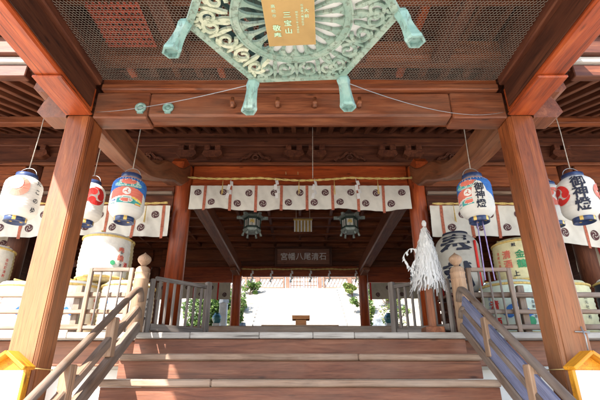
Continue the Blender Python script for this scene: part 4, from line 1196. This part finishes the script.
# big grey lantern standing on a crate on the right
T = thing('standing_paper_lantern', 'big grey round shouldered paper lantern with bold black characters on the right veranda', 'paper lantern', (2.50, 6.5, 2.7))
prof = [(a, b+3.2) for a, b in lantern_profile(.33, .92, 18)]
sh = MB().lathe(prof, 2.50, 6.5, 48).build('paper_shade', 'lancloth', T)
fa = f0(2.5, 6.5)-.06
def wrapL(x, y):
    q = rad_at([(a, b-3.2) for a, b in prof], y)+.012; a = fa+x/.33; return (2.5+q*math.cos(a), 6.5+q*math.sin(a), 3.2+y)
MB().text('奉献', lambda x, y: wrapL(x*1.25, y), .40, .46, bold=.04).build('lettering', 'ink', sh)
m = MB(); m.tube([(2.5+.345*math.cos(fa+.95)*1.0, 6.5+.345*math.sin(fa+.95), 3.2+z) for z in (-.4, -.2, 0, .2, .3)], .02, 6); m.build('red_cord', 'redvivid', T)
for z, sg_ in ((2.745, -1), (3.66, 1)): MB().lathe([(.19, z-.03), (.195, z+.03), (.16, z+.035)], 2.5, 6.5, 28).build('ring', 'ink', T)
T = thing('wooden_crate', 'dark wooden crate under the big grey lantern', 'crate', (2.5, 6.5, 2.04))
for z in (2.1, 2.26, 2.42, 2.58):
    for y in (6.22, 6.75): MB().box(2.2, 2.8, y, y+.03, z-.06, z+.06).build('side_slat', 'dark', T)
MB().box(2.18, 2.82, 6.2, 6.8, 2.66, 2.70).build('top_board', 'dark', T)
for x in (2.22, 2.78):
    for y in (6.28, 6.72): MB().box(x-.02, x+.02, y-.02, y+.02, 2.042, 2.655).build('corner_post', 'dark', T)

# ------------------------------------------------------------------ notice signs on the porch posts
def notice(label):
    """house shaped frame, face towards -y; origin at apex"""
    T = thing('notice_board', label, 'notice board', (0, 0, 0), 'yellow house shaped notice boards on the porch posts')
    w, hh, e = .17, .62, .10
    m = MB()
    m.prism([(-w, -e), (w, -e), (w, -hh), (-w, -hh)], 'y', .0, .03)
    m.prism([(0, -.012), (w, -e-.001), (-w, -e-.001)], 'y', 0.0, .03)
    bd = m.build('backboard', 'signy', T)
    for s_ in (-1, 1):
        MB().beam((0, -.02, .0), (s_*(w+.03), -.02, -e-.018), .11, .028, (s_*.5, 0, 1), .004).build('roof_slat', 'signy', T)
        MB().box(s_*w-.014, s_*w+.014, -.03, -.002, -hh, -e-.02, 0, .004).build('frame_side', 'signy', T)
    MB().box(-w-.014, w+.014, -.03, -.002, -hh-.03, -hh, 0, .004).build('frame_bottom', 'signy', T)
    MB().box(-w+.016, w-.016, -.012, -.003, -hh+.004, -e-.03, 0, .001).build('white_sheet', 'white', T)
    return T
n1 = notice('yellow house shaped notice board tied to the left porch post')
place(n1, (-2.215, 3.47, 1.735), -.25)
copy_thing(n1, (2.205, 3.47, 1.735), 'yellow house shaped notice board tied to the right porch post', .25)
for sx in (-1, 1):
    x = sx*2.235; z = 1.615; r = .145
    o = MB().tube([(x-r, 3.59, z), (x+r, 3.592, z+.005), (x+r, 3.88, z), (x-r, 3.88, z), (x-r, 3.59, z)], .0045, 6).build('tying_cord', 'wire')
    tag(o, 'thin yellow cord tied around the %s porch post' % ('left' if sx < 0 else 'right'), 'cord', 'cords round the porch posts')
tag(MB().tube([(2.30, 3.59, 1.94), (2.31, 3.575, 1.86), (2.30, 3.575, 1.72)], .006, 6).tube([(2.24, 3.585, 1.90), (2.36, 3.585, 1.895)], .006, 6).build('iron_hook', 'metal'), 'rusty iron hook on the right porch post above the notice board', 'hook')

# ------------------------------------------------------------------ garden and gate behind the hall
def shrub(name, label, cat, c, rad, n, leaf, mats, group=None, trunk=None, clumps=9, seed=1):
    rn = random.Random(seed)
    T = thing(name, label, cat, (c[0], c[1], c[2]-rad[2] if trunk is None else trunk), group)
    cl = []
    for k in range(clumps):
        a = rn.uniform(0, 2*pi); q = rn.uniform(.1, .8); cl.append((c[0]+rad[0]*q*math.cos(a), c[1]+rad[1]*q*math.sin(a), c[2]+rad[2]*rn.uniform(-.65, .7), rn.uniform(.28, .5)))
    m = MB(); z0 = BASE[T.name].z
    hz = c[2]+rad[2]*.2
    if trunk is not None:
        m.tube([(c[0], c[1], trunk-.1), (c[0]+.1, c[1], lerp(trunk, hz, .5)), (c[0], c[1], hz)], [rad[0]*.11, rad[0]*.08, rad[0]*.03], 8)
    for x, y, z, q in cl:
        zz = lerp(z0, z, .35)
        m.tube([(c[0], c[1], max(zz-.2, z0-.1)), (lerp(c[0], x, .6), lerp(c[1], y, .6), lerp(zz, z, .6)), (x, y, z)], [.05*rad[0], .03*rad[0], .012*rad[0]], 5)
    m.build('trunk' if trunk is not None else 'stems', 'bark', T)
    m = MB(); vs = []; fs = []; ms = []
    for i in range(n):
        x, y, z, q = rn.choice(cl)
        d = Vector((rn.gauss(0, 1), rn.gauss(0, 1), rn.gauss(0, 1))).normalized()*rn.random()**.4*q
        p = Vector((x+d.x*rad[0], y+d.y*rad[1], z+d.z*rad[2]))
        u = Vector((rn.gauss(0, 1), rn.gauss(0, 1), rn.gauss(0, .6))).normalized(); w = u.cross(Vector((rn.gauss(0, 1), rn.gauss(0, 1), rn.gauss(0, 1)))).normalized()
        l = leaf*rn.uniform(.6, 1.3); b = len(vs); nn = u.cross(w)*l*.15
        vs += [p-u*l*.5, p+w*l*.28+nn, p+u*l*.5, p-w*l*.28+nn]
        fs += [(b, b+1, b+2), (b, b+2, b+3)]; k = rn.randrange(len(mats)); ms += [k, k]
    m.add(vs, fs, ms); m.build('foliage', mats, T, fix=False)
    return T
GR = 'shrubs behind the hall'
shrub('garden_shrub', 'bright green shrub seen through the left gate bars', 'shrub', (-4.75, 22, 4.45), (1.5, 1.0, 1.5), 4200, .19, ['leafa', 'leafb', 'leafd'], GR, None, 10, 1)
shrub('garden_shrub', 'yellowish green shrub left of the stone lantern', 'shrub', (-4.35, 23.5, 5.1), (.8, .8, .9), 1900, .18, ['leafb', 'leafc', 'leafa'], GR, None, 10, 2)
shrub('garden_shrub', 'green shrub just right of the left rear post', 'shrub', (-3.15, 22, 4.2), (.6, .7, 1.2), 2000, .16, ['leafa', 'leafb', 'leafc'], GR, None, 8, 3)
shrub('garden_shrub', 'sparse olive shrub just left of the right rear post', 'shrub', (3.45, 22, 4.3), (.5, .6, 1.0), 900, .15, ['leafc', 'leafa', 'leafb'], GR, None, 7, 4)
shrub('garden_shrub', 'sparse shrub right of the right rear post', 'shrub', (4.9, 22.5, 4.2), (1.0, .9, 1.0), 900, .14, ['leafc', 'leafb', 'leafa'], GR, None, 8, 5)
GT = 'trees on the slope behind the hall'
shrub('garden_tree', 'yellow green tree above the fence left of the shrine gate', 'tree', (-5.6, 36.5, 10.2), (1.8, 1.6, 1.8), 1800, .28, ['leafb', 'leafc', 'leafa'], GT, 7.9, 12, 7)
shrub('garden_tree', 'ochre leaved tree right of the gate fence', 'tree', (5.0, 31.5, 8.6), (1.1, 1.1, 1.5), 700, .2, ['leafc', 'leafb'], GT, 7.4, 9, 8)
for i, (x, y, z, rr) in enumerate(((-10.5, 30, 8.5, 2.6), (-8, 40, 11.5, 3.2), (9.5, 30, 8.4, 2.5), (8.5, 41, 11.5, 3.2))):
    shrub('garden_tree', ('dense green tree on the far left slope', 'tall tree behind the left fence', 'dense green tree on the far right slope', 'tall tree behind the right fence')[i], 'tree', (x, y, z), (rr, rr, rr*.95), 1800, .34, ['leafa', 'leafd', 'leafb'], GT, (6.8, 7.9, 6.8, 7.9)[i], 12, 20+i)
shrub('garden_tree', 'yellow leaved tree seen past the far right of the hall', 'tree', (11.5, 17.5, 5.2), (1.6, 1.6, 1.6), 1300, .22, ['leafc', 'leafb'], GT, .2, 10, 31)
shrub('garden_tree', 'green tree seen past the far left of the hall', 'tree', (-12.5, 18.5, 4.4), (2.0, 2.0, 2.0), 1300, .24, ['leafa', 'leafb'], GT, .2, 10, 32)
def rock(label, c, r, seed):
    rn = random.Random(seed); m = MB(); prof = []
    ph = [rn.uniform(0, 6) for q in range(6)]
    vs = []; fs = []; n_, k_ = 12, 7
    for j_ in range(k_):
        t = j_/(k_-1); rad = math.sin(lerp(.35, 1, 1-t)*pi*.5)
        for i_ in range(n_):
            a = 2*pi*i_/n_; q = rad*(1+.18*math.sin(2*a+ph[0])+.12*math.sin(3*a+ph[1]+t*3)+rn.uniform(-.06, .06))
            vs.append((c[0]+r[0]*q*math.cos(a), c[1]+r[1]*q*math.sin(a), c[2]-.3+(r[2]+.3)*t))
    for j_ in range(k_-1):
        for i_ in range(n_): fs.append((j_*n_+i_, j_*n_+(i_+1) % n_, (j_+1)*n_+(i_+1) % n_, (j_+1)*n_+i_))
    fs.append(tuple((k_-1)*n_+i_ for i_ in range(n_)))
    m.add(vs, fs); tag(m.build('garden_rock', 'rockgrey'), label, 'rock', 'garden rocks beside the stone steps')
M['rockgrey'] = plain('blue_grey_rock', (.13, .145, .16), .35, 3, .85, bump=.8)
rock('blue grey garden rock left of the stone steps, the tallest', (-3.05, 22.2, 2.7), (.42, .4, 1.45), 1)
rock('low blue grey garden rock at the left foot of the stone steps', (-2.55, 21.3, 2.2), (.5, .4, 1.6), 2)
rock('small grey rock right of the stone steps', (3.0, 22.5, 2.8), (.35, .35, 1.2), 3)
rock('broad grey rock on the slope right of the right rear post', (4.6, 24.5, 3.7), (.7, .5, 1.0), 4)
for i_, (x_, y_, z_, r_) in enumerate(((-3.9, 27, 6.2, .9), (-5.6, 26.5, 6.0, 1.1), (3.9, 26.5, 6.1, .8), (5.6, 27.5, 6.5, 1.0), (-3.6, 30.5, 7.6, .7), (3.7, 30, 7.4, .6))):
    shrub('garden_shrub', ('clipped shrub on the left slope beside the steps', 'broad shrub higher on the far left slope', 'clipped shrub on the right slope beside the steps', 'broad shrub higher on the far right slope', 'small shrub near the top left of the stone steps', 'small shrub near the top right of the stone steps')[i_], 'shrub', (x_, y_, z_), (r_, r_, r_*.8), 1100, .17, [['leafa', 'leafb'], ['leafb', 'leafc']][i_ % 2], GR, None, 8, 60+i_)
# stone lantern / marker
T = thing('stone_pillar', 'pale stone memorial pillar beside the left rear post', 'stone pillar', (-3.3, 18.6, .9))
MB().box(-3.55, -3.05, 18.35, 18.85, .8, 1.6, 0, .03).build('plinth', 'stone', T)
MB().box(-3.46, -3.14, 18.44, 18.76, 1.6, 4.55, 0, .02).build('shaft', 'stone', T)
MB().lathe([(.226, 4.552), (.20, 4.72), (.05, 4.92), (.002, 4.95)], -3.3, 18.6, 4, smooth=False).build('cap', 'stone', T)
def jar(label):
    T = thing('glazed_jar', label, 'jar', (0, 0, 0), 'teal jars flanking the stone steps')
    MB().lathe([(.12, .0), (.2, .06), (.27, .22), (.27, .34), (.2, .47), (.13, .52), (.16, .57), (.13, .575), (.11, .5)], 0, 0, 28).build('body', 'jar', T)
    MB().box(-.2, .2, -.2, .2, -3.6, -.002, 0, .02).build('pedestal', 'stone', T)
    return T
j = jar('teal glazed jar on a stone pedestal, left of the rear opening'); place(j, (-3.42, 17.9, 3.62), 0, (.72, .72, .72))
copy_thing(j, (3.66, 17.9, 3.62), 'teal glazed jar on a stone pedestal, right of the rear opening', 0, (.72, .72, .72))
# gate
T = thing('shrine_gate', 'orange timber shrine gate with white lattice doors at the top of the stone steps', 'gate', (.3, 34, 7.72))
for x in (-1.0, 1.6, -3.4, 4.0):
    MB().box(x-.17, x+.17, 33.85, 34.15, 7.72, 11.0, 0, .02).build('post', 'gatewood', T)
for k, x0 in enumerate((-.80, .32)):
    d = MB().box(x0, x0+1.08, 34.0, 34.04, 7.74, 10.4).build('door', 'wallw', T)
    m = MB()
    for i in range(5): m.box(x0+.02+i*.245, x0+.09+i*.245, 33.94, 33.995, 7.76, 10.38, 0, .006)
    for i in range(9): m.box(x0+.02, x0+1.06, 33.955, 33.99, 7.82+i*.3, 7.875+i*.3, 0, .006)
    m.build('lattice', 'gatewood', d)
MB().box(-1.3, 1.9, 33.8, 34.2, 10.4, 10.8).build('lintel', 'gatewood', T)
m = MB(); m.prism([(32.0, 11.0), (34.0, 12.5), (36, 11.0), (36, 11.25), (34, 12.9), (32, 11.25)], 'x', -5, 5.6); m.build('roof', 'tile', T)
def gfence(x0, x1, label):
    T = thing('lattice_fence', label, 'fence', ((x0+x1)/2, 34, 7.72), 'lattice fences beside the shrine gate')
    MB().box(x0, x1, 34.0, 34.06, 7.74, 9.6).build('white_panel', 'wallw', T)
    for z0, z1 in ((8.12, 8.3), (8.98, 9.14), (9.6, 9.8)): MB().box(x0, x1, 33.9, 33.998, z0, z1, 0, .01).build('rail', 'gatewood', T)
    m = MB(); n_ = int((x1-x0)/.28)
    for i in range(n_):
        xa = x0+.14+i*.28
        for s_ in (-1, 1): m.beam((xa-s_*.16, 33.94+.02*s_, 8.34), (xa+s_*.16, 33.94+.02*s_, 8.95), .05, .03)
    m.build('diagonal_lattice', 'gatewood', T)
    for i in range(3):
        x = lerp(x0+.1, x1-.1, i/2); MB().box(x-.07, x+.07, 33.8, 33.9, 7.72, 9.85, 0, .01).build('fence_post', 'gatewood', T)
gfence(-7.5, -1.2, 'lattice fence with orange rails left of the shrine gate')
gfence(1.8, 8.0, 'lattice fence with orange rails right of the shrine gate')

# ------------------------------------------------------------------ sun, sky, camera
w = bpy.data.worlds.new('World'); S.world = w; w.use_nodes = True
nt = w.node_tree
bg = nt.nodes['Background']
sky = nt.nodes.new('ShaderNodeTexSky'); sky.sky_type = 'NISHITA'; sky.sun_disc = False
SD = Vector((.62, 1.0, -1.0)).normalized()
sky.sun_elevation = math.asin(-SD.z); sky.sun_rotation = math.atan2(-SD.x, -SD.y)
sky.air_density = 1.0; sky.dust_density = 1.0
nt.links.new(sky.outputs[0], bg.inputs[0]); bg.inputs[1].default_value = .15
sl_ = bpy.data.lights.new('sun', 'SUN'); sl_.energy = 4.2; sl_.angle = R(.5); sl_.color = (1, .94, .85)
so = bpy.data.objects.new('sun', sl_); COL.objects.link(so); so.rotation_euler = SD.to_track_quat('-Z', 'Y').to_euler()
so.location = (-10, -10, 20)
cam = bpy.data.cameras.new('camera'); co = bpy.data.objects.new('camera', cam); COL.objects.link(co)
cam.sensor_width = 36; cam.lens = 36*422/600; cam.clip_end = 2000; cam.clip_start = .05
co.location = (0, 0, EYE); co.rotation_euler = (R(90+22.9), 0, 0)
S.camera = co
vs_ = S.view_settings; vs_.view_transform = 'Standard'; vs_.look = 'None'; vs_.exposure = 2.1; vs_.gamma = 1; vs_.use_curve_mapping = False
S.cycles.max_bounces = 10; S.cycles.diffuse_bounces = 8
